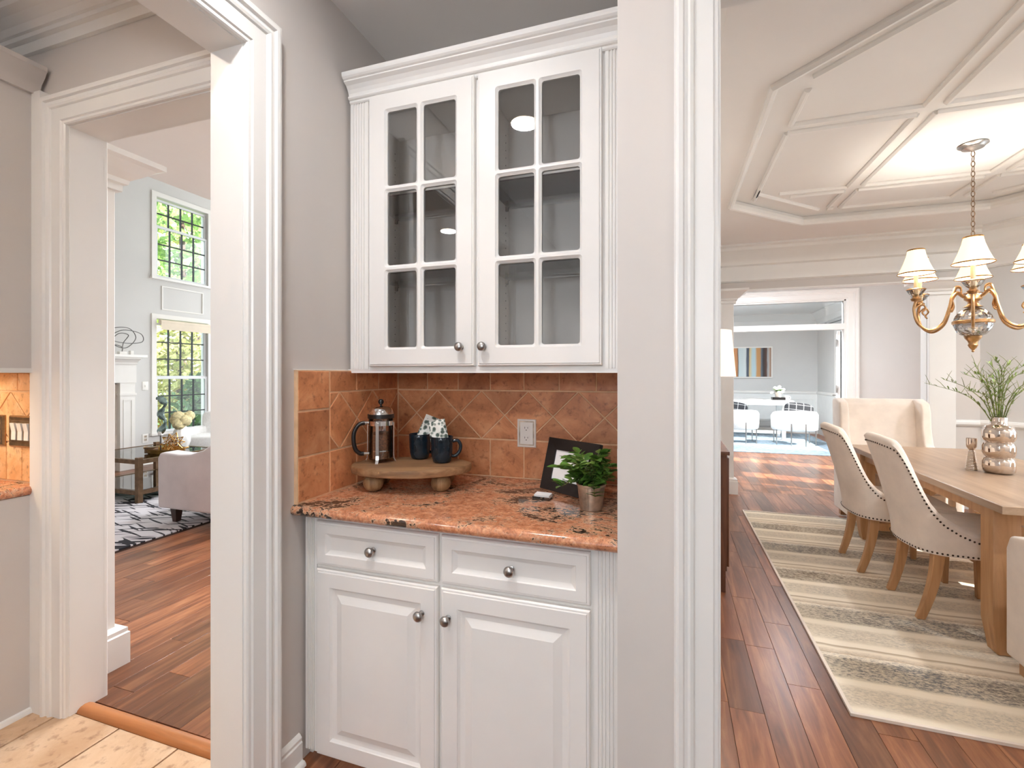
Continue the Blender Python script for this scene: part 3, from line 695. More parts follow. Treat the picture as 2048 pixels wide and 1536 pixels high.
# office doorway casing, transom bar and wainscot
bm = B(); casing(bm, lambda s, z, d: (s, 8.6-d, z), OX0, OX1, OH, [(w*1.5, d*1.2) for w, d in CAS]); trim(14, bm, 'bright white casing round the office doorway')
bm = B()
for b in ((OX0-.01, OX0+.02, 8.5995, 8.7205, 0, OH), (OX1-.02, OX1+.01, 8.5995, 8.7205, 0, OH), (OX0, OX1, 8.5995, 8.7205, OH-.02, OH+.01), (OX0, OX1, 8.60, 8.72, 2.06, 2.15)): box(bm, *b)
trim(15, bm, 'white transom frame of the office doorway')
obox('transom_pane', (OX0+.02, OX1-.02, 8.655, 8.66, 2.15, OH-.02), MT['window'], bpy.data.objects['trim_15'])
bm = B(); sweep(bm, [(3.2, 11.28), (3.2, 12.5), (-0.5, 12.5)], [(0, .90), (.012, .90), (.03, .92), (.03, .945), (.014, .965), (0, .97)]); trim(16, bm, 'white chair rail round the office walls')
bm = B(); box(bm, -0.5, 3.2, 12.488, 12.5, .148, .90); w_ = struct('trim_17', bm, MT['white'], 'white wainscot panelling under the office painting', 'wainscot')
for i in range(5):
    x0 = -0.45+i*0.74; bm = B()
    sweep(bm, [(x0, .25), (x0+.62, .25), (x0+.62, .80), (x0, .80)], [(0, 0), (.02, 0), (.02, .012), (.006, .012)], True)
    for v in bm.verts: v.co = Vector((v.co.x, 12.488-v.co.z, v.co.y))
    obj('panel_moulding', bm, MT['white'], w_)
bm = B(); box(bm, 3.188, 3.2, 11.28, 12.5, .148, .90); struct('trim_18', bm, MT['white'], 'white wainscot panelling under the office window', 'wainscot')
bm = B(); sweep(bm, [(3.2, 8.72), (3.2, 12.5), (-0.5, 12.5)], [(0, 2.75), (.16, 2.75), (.16, 2.73), (.10, 2.66), (.05, 2.60), (.03, 2.50), (0, 2.49)]); trim(19, bm, 'white crown moulding round the office')

# ------------------------------------------------------------------ windows
def window_x(name, label, x, y0, y1, z0, z1, sashes, cols, depth=0.12, into=1, casingw=0.07, bars='muntin', glassm='window'):
    """window in a wall of constant x; sashes: list of (zlo, zhi, rows)"""
    w = thing(name, label, 'window', (x, (y0+y1)/2, z0), world=True); w['kind'] = 'structure'
    bm = B()
    c = casingw; f = x+into*0.02
    for b in ((y0-c, y0, z0-c*.2, z1+c), (y1, y1+c, z0-c*.2, z1+c), (y0, y1, z1, z1+c)):
        box(bm, min(x, f), max(x, f), *b)
    obj('casing', bm, MT['trim'], w)
    bm = B(); box(bm, min(x-into*.03, x+into*.05), max(x-into*.03, x+into*.05), y0-c-.02, y1+c+.02, z0-.035, z0); obj('sill', bm, MT['trim'], w)
    for k, (a, b, rows) in enumerate(sashes):
        xs = x-into*(0.06 if k else 0.03); s = 0.035
        bm = B()
        for q in ((y0, y1, a, a+s), (y0, y1, b-s, b), (y0, y0+s, a+s, b-s), (y1-s, y1, a+s, b-s)):
            box(bm, xs-.018, xs+.018, *q)
        sa = obj('sash', bm, MT['sash'], w)
        ga, gb, ha, hb = y0+s, y1-s, a+s, b-s
        cw, rh = (gb-ga)/cols, (hb-ha)/rows
        for i in range(1, cols): obox('muntin', (xs-.012, xs+.012, ga+i*cw-.009, ga+i*cw+.009, ha, hb), MT[bars], sa)
        for i in range(1, rows): obox('muntin', (xs-.011, xs+.011, ga, gb, ha+i*rh-.009, ha+i*rh+.009), MT[bars], sa)
        for i in range(cols):
            for j in range(rows):
                obox('pane', (xs-.002, xs+.002, ga+i*cw, ga+(i+1)*cw, ha+j*rh, ha+(j+1)*rh), MT[glassm], sa)
    return w
window_x('window_1', 'lower living room sash window with dark grilles and garden view', -7.5, WY0, WY1, 0.46, 2.22, [(0.46, 1.32, 3), (1.30, 2.16, 3)], 4)
window_x('window_2', 'upper living room window with dark grilles and sunlit foliage', -7.5, WY0, WY1, 2.86, 4.10, [(2.86, 3.66, 3), (3.64, 4.08, 2)], 4)
bm = B()
sweep(bm, [(WY0+.08, 2.36), (WY1-.08, 2.36), (WY1-.08, 2.74), (WY0+.08, 2.74)], [(0, 0), (.022, 0), (.022, .014), (.006, .014)], True)
for v in bm.verts: v.co = Vector((-7.5+v.co.z, v.co.x, v.co.y))
struct('trim_20', bm, MT['trim'], 'raised panel frame between the stacked living room windows', 'trim')
rs = thing('roller_shade', 'rolled cream fabric shade across the top of the lower window', 'shade', (-7.46, 5.63, 2.1), world=True)
bm = B(); lathe(bm, [(.035, WY0+.02), (.035, WY1-.02)], 16, (-7.44, 0, 2.17), 'Y'); obj('roll', bm, MT['shade_fab'], rs, smooth=True)
obox('hanging_cloth', (-7.412, -7.408, WY0+.02, WY1-.02, 2.05, 2.18), MT['shade_fab'], rs)
window_x('window_3', 'dining room window close to the pantry side wing chair', 4.1, 1.7, 2.9, 0.55, 2.2, [(0.55, 1.4, 2), (1.38, 2.2, 2)], 3, into=-1, bars='sash')
window_x('window_4', 'dining room window beside the angled wall', 4.1, 3.2, 4.4, 0.55, 2.2, [(0.55, 1.4, 2), (1.38, 2.2, 2)], 3, into=-1, bars='sash')
window_x('window_5', 'sunny office window beside the open glazed door', 3.2, 9.3, 11.2, 0.45, 2.25, [(0.45, 2.25, 1)], 2, into=-1, bars='sash')
# open glazed office door leaf with hinges
d = thing('door_1', 'white glazed office door standing open against the doorway', 'door', (OX1-.02, 8.74, 0), world=True); d['kind'] = 'structure'
bm = B(); X0 = OX1-.07
for b in ((8.76, 8.88, 0.01, 2.05), (9.52, 9.64, 0.01, 2.05), (8.88, 9.52, 0.01, 0.25), (8.88, 9.52, 1.92, 2.05)): box(bm, X0, X0+.04, *b)
obj('leaf_frame', bm, MT['white'], d)
obox('pane', (X0+.017, X0+.023, 8.88, 9.52, .25, 1.92), MT['window'], d)
for z in (0.25, 1.07, 1.80):
    bm = B(); box(bm, X0-.012, X0, 8.735, 8.765, z, z+.11); lathe(bm, [(.009, z-.004), (.009, z+.114)], 10, (X0-.012, 8.745, 0)); obj('hinge', bm, MT['nickel'], d)
bm = B(); tube(bm, [(X0-.005, 9.58, 1.0), (X0-.05, 9.58, 1.0), (X0-.05, 9.48, 1.0)], .009, 8); obj('handle', bm, MT['nickel'], d)
d.rotation_euler = (0, 0, math.radians(-15))
# ------------------------------------------------------------------ splashback tiles
def clip_rect(poly, x0, x1, y0, y1):
    for ax, lim, keep in ((0, x0, 1), (0, x1, -1), (1, y0, 1), (1, y1, -1)):
        out = []
        for i in range(len(poly)):
            p, q = poly[i-1], poly[i]
            pi, qi = (p[ax]-lim)*keep >= -1e-9, (q[ax]-lim)*keep >= -1e-9
            if pi != qi:
                t = (lim-p[ax])/(q[ax]-p[ax]); out.append((p[0]+t*(q[0]-p[0]), p[1]+t*(q[1]-p[1])))
            if qi: out.append(q)
        poly = out
        if len(poly) < 3: return []
    res = []
    for p in poly:
        if not res or (abs(p[0]-res[-1][0])+abs(p[1]-res[-1][1])) > 1e-4: res.append(p)
    if len(res) > 2 and abs(res[0][0]-res[-1][0])+abs(res[0][1]-res[-1][1]) < 1e-4: res.pop()
    A = sum(res[i][0]*res[(i+1) % len(res)][1]-res[(i+1) % len(res)][0]*res[i][1] for i in range(len(res)))/2
    return res if len(res) > 2 and abs(A) > 2.5e-4 else []
def tile_piece(parent, poly, fn, lo, hi, m):
    p = inset_poly(poly, 0.0026)
    bm = B(); chip(bm, p, fn, lo, hi, 0.0018)
    o = obj('tile', bm, m, parent)
    c = sum((v.co for v in o.data.vertices), Vector())/len(o.data.vertices)
    for v in o.data.vertices: v.co -= c
    o.location = c
def diamond_band(parent, s0, s1, z0, z1, apex, per, fn, lo, hi, m):
    h = (z1-z0)/2; zc = (z0+z1)/2; k = int((s0-apex)/per)-2
    while apex+k*per < s1+per:
        c = apex+k*per; w = per/2
        for poly in ([(c, z0), (c+w, zc), (c, z1), (c-w, zc)], [(c, z1), (c+w, zc), (c+per, z1)], [(c, z0), (c+per, z0), (c+w, zc)]):
            q = clip_rect(poly, s0, s1, z0, z1)
            if q: tile_piece(parent, q, fn, lo, hi, m)
        k += 1
def row(parent, cuts, z0, z1, fn, lo, hi, m):
    for a, b in zip(cuts, cuts[1:]): tile_piece(parent, [(a, z0), (b, z0), (b, z1), (a, z1)], fn, lo, hi, m)
fb = lambda s, z, h: (s, 1.97-h, z)
obox('grout_bed', (-1.235, -0.133, 1.958, 1.97, .905, 1.378), MT['grout'], wb)
cx = [-1.217+.155*i for i in range(7)]+[-0.133]
row(wb, cx, 1.293, 1.376, fb, 0, .0145, MT['terra'])
row(wb, cx, .916, 1.077, fb, 0, .0145, MT['terra'])
diamond_band(wb, -1.217, -0.133, 1.079, 1.291, -1.01, 0.2165, fb, 0, .0145, MT['terra'])
fl_ = lambda s, z, h: (-1.235+h, s, z)
obox('grout_bed', (-1.235, -1.2195, 1.322, 1.958, .905, 1.379), MT['grout'], wl)
for a, b in ((.918, 1.074), (1.075, 1.234), (1.236, 1.378)): row(wl, [1.322, 1.483], a, b, fl_, 0, .0175, MT['terra'])
row(wl, [1.484, 1.644, 1.80, 1.954], 1.297, 1.378, fl_, 0, .0175, MT['terra'])
row(wl, [1.484, 1.644, 1.80, 1.954], .918, 1.075, fl_, 0, .0175, MT['terra'])
diamond_band(wl, 1.484, 1.954, 1.077, 1.296, 1.54, 0.2165, fl_, 0, .0175, MT['terra'])
bm = B(); box(bm, -1.235, -1.2225, 1.3175, 1.60, 1.379, 1.382)
obj('caulk_edge', bm, MT['trim'], wl)

# ------------------------------------------------------------------ cabinet parts
def loops_panel(bm, x0, x1, z0, z1, yb, loops):
    rings = []
    for ins, h in loops:
        rings.append([bm.verts.new((x, yb-h, z)) for x, z in ((x0+ins, z0+ins), (x1-ins, z0+ins), (x1-ins, z1-ins), (x0+ins, z1-ins))])
    for a, b in zip(rings, rings[1:]):
        for i in range(4): bm.faces.new((a[i], a[(i+1) % 4], b[(i+1) % 4], b[i]))
    bm.faces.new(rings[-1]); bm.faces.new(rings[0][::-1])
def knob(parent, x, y, z, r=0.0165):
    bm = B(); lathe(bm, [(.009, 0), (.009, -.002), (.005, -.004), (.0045, -.014), (.007, -.018), (r*.8, -.021), (r, -.025), (r*.97, -.029), (r*.75, -.033), (r*.4, -.0355), (0, -.036)], 20, (x, y, z), 'Y')
    return obj('knob', bm, MT['nickel'], parent, smooth=True, angle=50)
def fluted(name, x0, x1, yf, yb, z0, z1, m, parent, n=5):
    pts = [(x0, yb), (x0, yf)]; e = (x1-x0)*0.14; w = (x1-x0-2*e)/n
    for i in range(n):
        a = x0+e+i*w
        pts += [(a+w*.12, yf), (a+w*.25, yf+.005), (a+w*.62, yf+.005), (a+w*.75, yf)]
    pts += [(x1, yf), (x1, yb)]
    bm = B(); prism(bm, pts, lambda a, b, h: (a, b, h), z0, z1); return obj(name, bm, m, parent)
CXL, CXR = -1.2345, -0.1335
YF = 1.367
bc = thing('base_cabinet', 'white base cabinet with two drawers and two raised panel doors under granite', 'cabinet', (-0.69, 1.65, 0), world=True)
bm = B(); box(bm, CXL+.012, CXR, YF, 1.968, .045, .876); obj('body', bm, MT['cab'], bc)
obox('toe_kick', (CXL+.012, CXR, 1.43, 1.968, 0.0, .045), MT['cab'], bc)
obox('scribe_strip', (CXL, CXL+.012, 1.40, 1.968, 0.0, .876), MT['cab'], bc)
fluted('fluted_filler', CXL+.014, -1.172, YF-.006, YF+.004, .045, .876, MT['cab'], bc, 4)
fluted('fluted_filler', -0.206, CXR, YF-.006, YF+.004, .045, .876, MT['cab'], bc, 5)
RAISED = [(0, 0), (0, .013), (.004, .018), (.009, .018), (.011, .021), (.058, .021), (.060, .018), (.066, .0135), (.076, .0115), (.082, .0115), (.104, .019), (.107, .0205)]
RECESS = [(0, 0), (0, .013), (.004, .018), (.009, .018), (.011, .021), (.040, .021), (.043, .017), (.055, .010), (.060, .009)]
for x0, x1, kx, sx in ((-1.165, -0.697, -0.751, -0.939), (-0.686, -0.215, -0.658, -0.454)):
    bm = B(); loops_panel(bm, x0, x1, .704, .857, YF, RECESS); d = obj('drawer', bm, MT['cab'], bc, smooth=True, angle=12)
    knob(d, sx, YF-.009, .778)
    bm = B(); loops_panel(bm, x0, x1, .048, .691, YF, RAISED); d = obj('door', bm, MT['cab'], bc, smooth=True, angle=12)
    knob(d, kx, YF-.021, .603)
# granite top with rounded nose
bm = B(); pr_ = [(1.968, .876), (1.968, .914), (1.325, .914), (1.314, .911), (1.307, .903), (1.305, .895), (1.307, .886), (1.314, .879), (1.325, .876)]
prism(bm, pr_, lambda a, b, h: (h, a, b), -1.2345, -0.1335)
solo('granite_countertop', bm, MT['granite'], 'polished copper brown granite countertop above the white pantry base cabinet', 'countertop', smooth=True, angle=50)

uc = thing('wall_cabinet', 'white wall cabinet with two glazed doors above the terracotta splashback', 'cabinet', (-0.69, 1.8, 1.37), world=True)
YU = 1.627
bm = B(); zb, zt = 1.378, 2.475
for b in ((CXL+.014, CXL+.03, YU, 1.968, zb, zt), (CXR-.016, CXR, YU, 1.968, zb, zt), (CXL+.014, CXR, YU, 1.968, zt-.018, zt), (CXL+.014, CXR, YU, 1.968, zb, zb+.022), (CXL+.03, CXR-.016, 1.952, 1.968, zb, zt), (-.676, -.664, YU, 1.952, zb, zt)): box(bm, *b)
obj('body', bm, MT['cabin'], uc)
bm = B()
for b in ((CXL+.014, -1.10, YU-.012, YU, zb, zt), (-.24, CXR, YU-.012, YU, zb, zt), (-1.10, -.24, YU-.012, YU, 2.43, zt), (-1.10, -.24, YU-.012, YU, zb, 1.42), (-.69, -.65, YU-.012, YU, 1.42, 2.43)): box(bm, *b)
obj('face_frame', bm, MT['cab'], uc)
obox('light_rail', (CXL+.002, CXR, YU-.016, YU+.02, 1.369, 1.384), MT['cab'], uc)
fluted('fluted_filler', CXL+.016, -1.135, YU-.020, YU-.011, 1.384, 2.455, MT['cab'], uc, 5)
fluted('fluted_filler', -0.206, CXR, YU-.020, YU-.011, 1.384, 2.455, MT['cab'], uc, 5)
bm = B(); y0 = YU-.012
sweep(bm, [(CXR, y0), (CXL+.016, y0)], [(0, 2.446), (.010, 2.446), (.014, 2.450), (.014, 2.458), (.020, 2.460), (.024, 2.464), (.024, 2.470), (.018, 2.473), (.020, 2.482), (.026, 2.494), (.036, 2.506), (.050, 2.514), (.050, 2.519), (.056, 2.522), (.062, 2.528), (.064, 2.534), (.064, 2.544), (0, 2.544)])
obj('crown', bm, MT['cab'], uc)
obox('top_board', (CXL+.014, CXR, YU, 1.968, 2.475, 2.49), MT['cab'], uc)
def rounded(x0, x1, z0, z1, r, k=4):
    out = []
    for cx_, cz, a0 in ((x0+r, z0+r, PI), (x1-r, z0+r, 1.5*PI), (x1-r, z1-r, 0), (x0+r, z1-r, .5*PI)):
        out.append([(cx_+r*math.cos(a0+i*PI/2/k), cz+r*math.sin(a0+i*PI/2/k)) for i in range(k+1)])
    return out
def glazed_door(x0, x1, lx, z0, z1, lz, yb, parent, kx):
    """door face partitioned into one cell for each lite"""
    yf = yb-.021; bm = B(); e = .009
    xs = [x0+e]+[(lx[i][1]+lx[i+1][0])/2 for i in range(len(lx)-1)]+[x1-e]
    zs = [z0+e]+[(lz[i][1]+lz[i+1][0])/2 for i in range(len(lz)-1)]+[z1-e]
    for i, (a, b) in enumerate(lx):
        for j, (c, d_) in enumerate(lz):
            R = [bm.verts.new(p) for p in ((xs[i], yf, zs[j]), (xs[i+1], yf, zs[j]), (xs[i+1], yf, zs[j+1]), (xs[i], yf, zs[j+1]))]
            prev = None
            for off, r, y in ((.009, .010, yf), (.004, .010, yf+.006), (.0, .010, yf+.009), (.0, .010, yb)):
                arcs = [[bm.verts.new((px, y, pz)) for px, pz in arc] for arc in rounded(a-off, b+off, c-off, d_+off, r)]
                flat = [v for arc in arcs for v in arc]
                if prev is None:
                    for q in range(4):
                        for w in range(len(arcs[q])-1): bm.faces.new((R[q], arcs[q][w], arcs[q][w+1]))
                        bm.faces.new((R[q], arcs[q][-1], arcs[(q+1) % 4][0], R[(q+1) % 4]))
                else:
                    n = len(flat)
                    for w in range(n): bm.faces.new((prev[w], prev[(w+1) % n], flat[(w+1) % n], flat[w]))
                prev = flat
    rg = [[bm.verts.new((x, y, z)) for x, z in ((x0+i, z0+i), (x1-i, z0+i), (x1-i, z1-i), (x0+i, z1-i))] for i, y in ((e, yf), (.007, yf+.003), (.003, yf+.003), (0, yf+.008), (0, yb))]
    for a, b in zip(rg, rg[1:]):
        for i in range(4): bm.faces.new((a[i], a[(i+1) % 4], b[(i+1) % 4], b[i]))
    d = obj('door', bm, MT['cab'], parent, smooth=True, angle=30)
    for a, b in lx:
        for c, e_ in lz: obox('pane', (a-.003, b+.003, yb-.006, yb-.003, c-.003, e_+.003), MT['glassdoor'], d)
    knob(d, kx, yf, 1.464)
LZ = [(1.468, 1.760), (1.787, 2.072), (2.096, 2.384)]
glazed_door(-1.126, -.676, [(-1.044, -.916), (-.886, -.753)], 1.394, 2.457, LZ, YU-.0125, uc, -.726)
glazed_door(-.663, -.215, [(-.585, -.451), (-.424, -.290)], 1.394, 2.457, LZ, YU-.0125, uc, -.637)
for z in (1.768, 2.078):
    for a, b in ((CXL+.034, -.678), (-.662, CXR-.018)):
        obox('glass_shelf', (a, b, 1.66, 1.948, z, z+.006), MT['window'], uc)
        for x, sg in ((a-.002, 1), (b+.002, -1)):
            for y in (1.70, 1.91):
                bm = B(); lathe(bm, [(.004, 0), (.004, .016*sg)], 10, (x, y, z-.005), 'X'); box(bm, min(x, x+sg*.012), max(x, x+sg*.012), y-.004, y+.004, z-.022, z-.001); obj('shelf_pin', bm, MT['steel'], uc)
for x in (CXL+.0305, -.6635):
    bm = B()
    for i in range(30): box(bm, x-.0005, x+.0006, 1.908, 1.912, 1.45+i*.032, 1.454+i*.032)
    o = obj('pin_holes', bm, MT['slot'], uc); o['kind'] = 'stuff'

# ------------------------------------------------------------------ electrical plates
def outlet(name, label, x0, x1, z0, z1, y):
    t = thing(name, label, 'outlet', ((x0+x1)/2, y, z0), world=True)
    bm = B(); loops_panel(bm, x0, x1, z0, z1, y, [(0, 0), (0, .003), (.003, .006), (.006, .006), (.009, .004), (.012, .004), (.014, .006)]); obj('cover_plate', bm, MT['plastic'], t)
    obox('plate_groove', (x0+.0065, x1-.0065, y-.0049, y-.004, z0+.0065, z1-.0065), MT['zinc'], t)
    xm, zm = (x0+x1)/2, (z0+z1)/2
    for s in (-1, 1):
        bm = B(); c = zm+s*.021
        prism(bm, [(xm+.0165*math.cos(a), c+min(.0125, max(-.0125, .0165*math.sin(a)))) for a in [2*PI*i/24 for i in range(24)]], lambda a, b, h: (a, y-h, b), .005, .0085)
        f = obj('receptacle', bm, MT['plastic'], t)
        for dx, hgt in ((-.0065, .004), (.0065, .0035)):
            obox('slot', (xm+dx-.0009, xm+dx+.0009, y-.0088, y-.0084, c+.003-hgt, c+.003+hgt), MT['slot'], f)
        bm = B(); lathe(bm, [(.0022, -.0088), (.0022, -.0083)], 10, (xm, y, c-.007), 'Y'); obj('ground_hole', bm, MT['slot'], f)
outlet('wall_outlet', 'white duplex outlet on the terracotta diamond tiles', -.625, -.542, 1.051, 1.171, 1.9555)
t = thing('switch_plate', 'white switch plate on the niche return wall behind the potted plant', 'switch', (-.134, 1.40, 1.06), world=True)
obox('cover_plate', (-.1405, -.133, 1.37, 1.44, 1.06, 1.18), MT['plastic'], t, bevel=.002)
obox('rocker', (-.144, -.1405, 1.39, 1.42, 1.09, 1.15), MT['plastic'], t, bevel=.001)

# ------------------------------------------------------------------ things on the granite
CT = .914
def UF(u, F):      # photograph column and forward depth -> plan position
    a = (u-1024)/F_PX; return (F*(a*math.cos(YAW)-math.sin(YAW)), F*(a*math.sin(YAW)+math.cos(YAW)))
RZ = 1.012
r = thing('serving_riser', 'oval rustic wooden serving riser on ball feet under the coffee press', 'riser', (-.973, 1.662, CT), YAW)
bm = B(); n = 64; A_, B_ = .236, .15
rr = lambda i, k: 1+.006*math.sin(5*2*PI*i/n+k)+.004*math.sin(13*2*PI*i/n)
rings = [[bm.verts.new((A_*s*rr(i, 1)*math.cos(2*PI*i/n), B_*s*rr(i, 2)*math.sin(2*PI*i/n), z)) for i in range(n)] for s, z in ((.955, .066), (.99, .069), (1, .076), (1, .090), (.99, .096), (.955, .098))]
for a, b in zip(rings, rings[1:]):
    for i in range(n): bm.faces.new((a[i], a[(i+1) % n], b[(i+1) % n], b[i]))
bm.faces.new(rings[0][::-1]); bm.faces.new(rings[-1]); obj('board', bm, MT['rustic'], r, smooth=True)
for x, y in ((-.135, -.055), (.125, -.055), (-.135, .06), (.125, .06)):
    bm = B(); lathe(bm, [(0, 0), (.014, .001), (.027, .007), (.036, .020), (.039, .033), (.036, .046), (.029, .056), (.018, .063)], 20, (x, y, 0)); obj('ball_foot', bm, MT['ballwood'], r, smooth=True)
# coffee press
fx, fy = UF(762, 1.915)
p = thing('coffee_press', 'glass and chrome coffee press with black handle on the wooden riser', 'coffee press', (fx, fy, RZ), YAW)
bm = B(); lathe(bm, [(0, .012), (.044, .012), (.048, .016), (.048, .172), (.050, .176), (.0485, .176), (.0465, .172), (.0465, .018), (0, .015)], 32); obj('beaker', bm, MT['glass'], p, smooth=True)
bm = B(); lathe(bm, [(0, .0165), (.0455, .0165), (.0455, .045), (0, .045)], 28); obj('lower_beans', bm, MT['beans'], p, smooth=True, angle=50)
bm = B(); lathe(bm, [(0, .0505), (.0455, .0505), (.0455, .112), (.03, .120), (0, .116)], 28); obj('coffee_beans', bm, MT['beans'], p, smooth=True, angle=60)
bm = B(); lathe(bm, [(0, .0455), (.046, .0455), (.046, .0500), (0, .0500)], 28); obj('plunger_disc', bm, MT['chrome'], p)
bm = B(); lathe(bm, [(.002, .05), (.002, .215)], 8); obj('plunger_rod', bm, MT['chrome'], p)
bm = B(); lathe(bm, [(.0495, .148), (.0515, .148), (.0515, .166), (.0495, .166)], 32, cap=False); obj('collar', bm, MT['chrome'], p, smooth=True)
bm = B(); lathe(bm, [(.052, .176), (.052, .192), (.046, .193), (.046, .176)], 32, cap=False); obj('lid_band', bm, MT['black'], p, smooth=True)
bm = B(); lathe(bm, [(.049, .192), (.049, .197), (.044, .212), (.034, .220), (.016, .224), (0, .225)], 32); obj('lid', bm, MT['chrome'], p, smooth=True)
bm = B(); lathe(bm, [(.004, .222), (.004, .232)], 10); sphere(bm, (0, 0, .241), .0115, 14, 10); obj('plunger_knob', bm, MT['black'], p, smooth=True)
for k in range(4):
    a = -PI/2+.0+k*PI/2+(.0 if k == 0 else 0); c_, s_ = math.cos(a), math.sin(a)
    bm = B(); pts = [(.0515*c_, .0515*s_, .160), (.0515*c_, .0515*s_, .03), (.053*c_, .053*s_, .016), (.062*c_, .062*s_, .0015)]
    w = .006
    rg = []
    for (x, y, z) in pts:
        tx, ty = -s_*w, c_*w
        rg.append([bm.verts.new((x+tx*u+c_*v, y+ty*u+s_*v, z)) for u, v in ((-1, 0), (1, 0), (1, .0022), (-1, .0022))])
    for q, h in zip(rg, rg[1:]):
        for i in range(4): bm.faces.new((q[i], q[(i+1) % 4], h[(i+1) % 4], h[i]))
    bm.faces.new(rg[0]); bm.faces.new(rg[-1]); obj('frame_leg', bm, MT['chrome'], p)
ha = PI+.35; hc, hs = math.cos(ha), math.sin(ha)
bm = B(); tube(bm, [Vector((hc*q, hs*q, z)) for q, z in [(v.x, v.z) for v in spline([(.062, 0, .158), (.085, 0, .152), (.102, 0, .125), (.105, 0, .09), (.098, 0, .055), (.082, 0, .038), (.066, 0, .036)], 5)]], .0085, 10); obj('handle', bm, MT['black'], p, smooth=True)
for z in (.158, .036):
    bm = B(); tube(bm, [(hc*.046, hs*.046, z), (hc*.066, hs*.066, z)], .0075, 10); obj('handle_bracket', bm, MT['chrome'], p, smooth=True)
# mugs and floral packets
def mug(u, F, hang, label):
    x, y = UF(u, F); t = thing('mug', label, 'mug', (x, y, RZ), YAW, group='navy mugs on the wooden riser')
    bm = B(); lathe(bm, [(0, .001), (.030, .001), (.036, .006), (.041, .025), (.0435, .05), (.0445, .09), (.045, .102), (.0435, .104), (.0415, .101), (.0405, .05), (.037, .012), (0, .009)], 32); obj('cup', bm, MT['navy'], t, smooth=True)
    bm = B(); pts = spline([(.042, 0, .084), (.062, 0, .086), (.074, 0, .068), (.070, 0, .043), (.054, 0, .026), (.040, 0, .025)], 5)
    tube(bm, [Vector((v.x*math.cos(hang), v.x*math.sin(hang), v.z)) for v in pts], .0065, 10, flat=(1.0, .75)); obj('handle', bm, MT['navy'], t, smooth=True)
    return x, y
m1 = mug(840, 1.985, 0.35, 'glossy navy mug next to the coffee press'); m2 = mug(884, 1.90, 0.12, 'glossy navy mug with its handle over the open counter')
def packet(p, tilt, yaw, w, h, base, label):
    bm = B(); nx, nz = 7, 9
    def P(i, j, s):
        a, b = i/nx-.5, j/nz; th = .013*(1-(2*a)**4)*(1-(2*b-1)**6)+.002
        return (a*w*(1+.05*math.sin(b*5)), s*th+.004*math.sin(a*7+b*4), b*h)
    g = {s: [[bm.verts.new(P(i, j, s)) for j in range(nz+1)] for i in range(nx+1)] for s in (-1, 1)}
    for s in (-1, 1):
        for i in range(nx):
            for j in range(nz): bm.faces.new((g[s][i][j], g[s][i+1][j], g[s][i+1][j+1], g[s][i][j+1]))
    for i in range(nx):
        for j in (0, nz): bm.faces.new((g[-1][i][j], g[-1][i+1][j], g[1][i+1][j], g[1][i][j]))
    for j in range(nz):
        for i in (0, nx): bm.faces.new((g[-1][i][j], g[-1][i][j+1], g[1][i][j+1], g[1][i][j]))
    o = solo('floral_packet', bm, MT['floral'], label, 'packet', 'floral packets in the mugs', smooth=True)
    o.location = (p[0], p[1], RZ+base); o.rotation_euler = (math.radians(-8), tilt, yaw)
packet(m1, math.radians(22), YAW+.1, .062, .140, .045, 'green floral packet standing tall in the mug by the press')
packet(m2, math.radians(-14), YAW-.15, .072, .120, .050, 'green floral packet puffing out of the mug by the open counter')
# leaning picture frame
e_ = Vector((.84, -.543, 0)); nn = Vector((-.543, -.84, 0)); al = math.radians(15)
up_ = Vector((0, 0, 1))*math.cos(al)-nn*math.sin(al); nf = nn*math.cos(al)+Vector((0, 0, 1))*math.sin(al)
P0 = Vector((-.474, 1.806, CT+.004))
fr = thing('picture_frame', 'black picture frame with white print leaning behind the potted plant', 'picture frame', tuple(P0), world=True)
def fmap(s, t_, d): return tuple(P0+e_*s+up_*t_+nf*d)
W_, H_, b_ = .262, .20, .044
def frame_ring(name, o_, i_, d0, d1, m, par):
    bm = B(); A = [(o_, o_), (W_-o_, o_), (W_-o_, H_-o_), (o_, H_-o_)]; C = [(i_, i_), (W_-i_, i_), (W_-i_, H_-i_), (i_, H_-i_)]
    rg = [[bm.verts.new(fmap(a, b, d)) for a, b in q] for q, d in ((A, d0), (A, d1), (C, d1-.004), (C, d0))]
    for a in range(4):
        for i in range(4): bm.faces.new((rg[a][i], rg[a][(i+1) % 4], rg[(a+1) % 4][(i+1) % 4], rg[(a+1) % 4][i]))
    return obj(name, bm, m, par)
frame_ring('frame_border', 0, b_, 0, .016, MT['frame'], fr)
bm = B(); prism(bm, [(.02, .02), (W_-.02, .02), (W_-.02, H_-.02), (.02, H_-.02)], fmap, .001, .006); obj('print', bm, MT['paper'], fr)
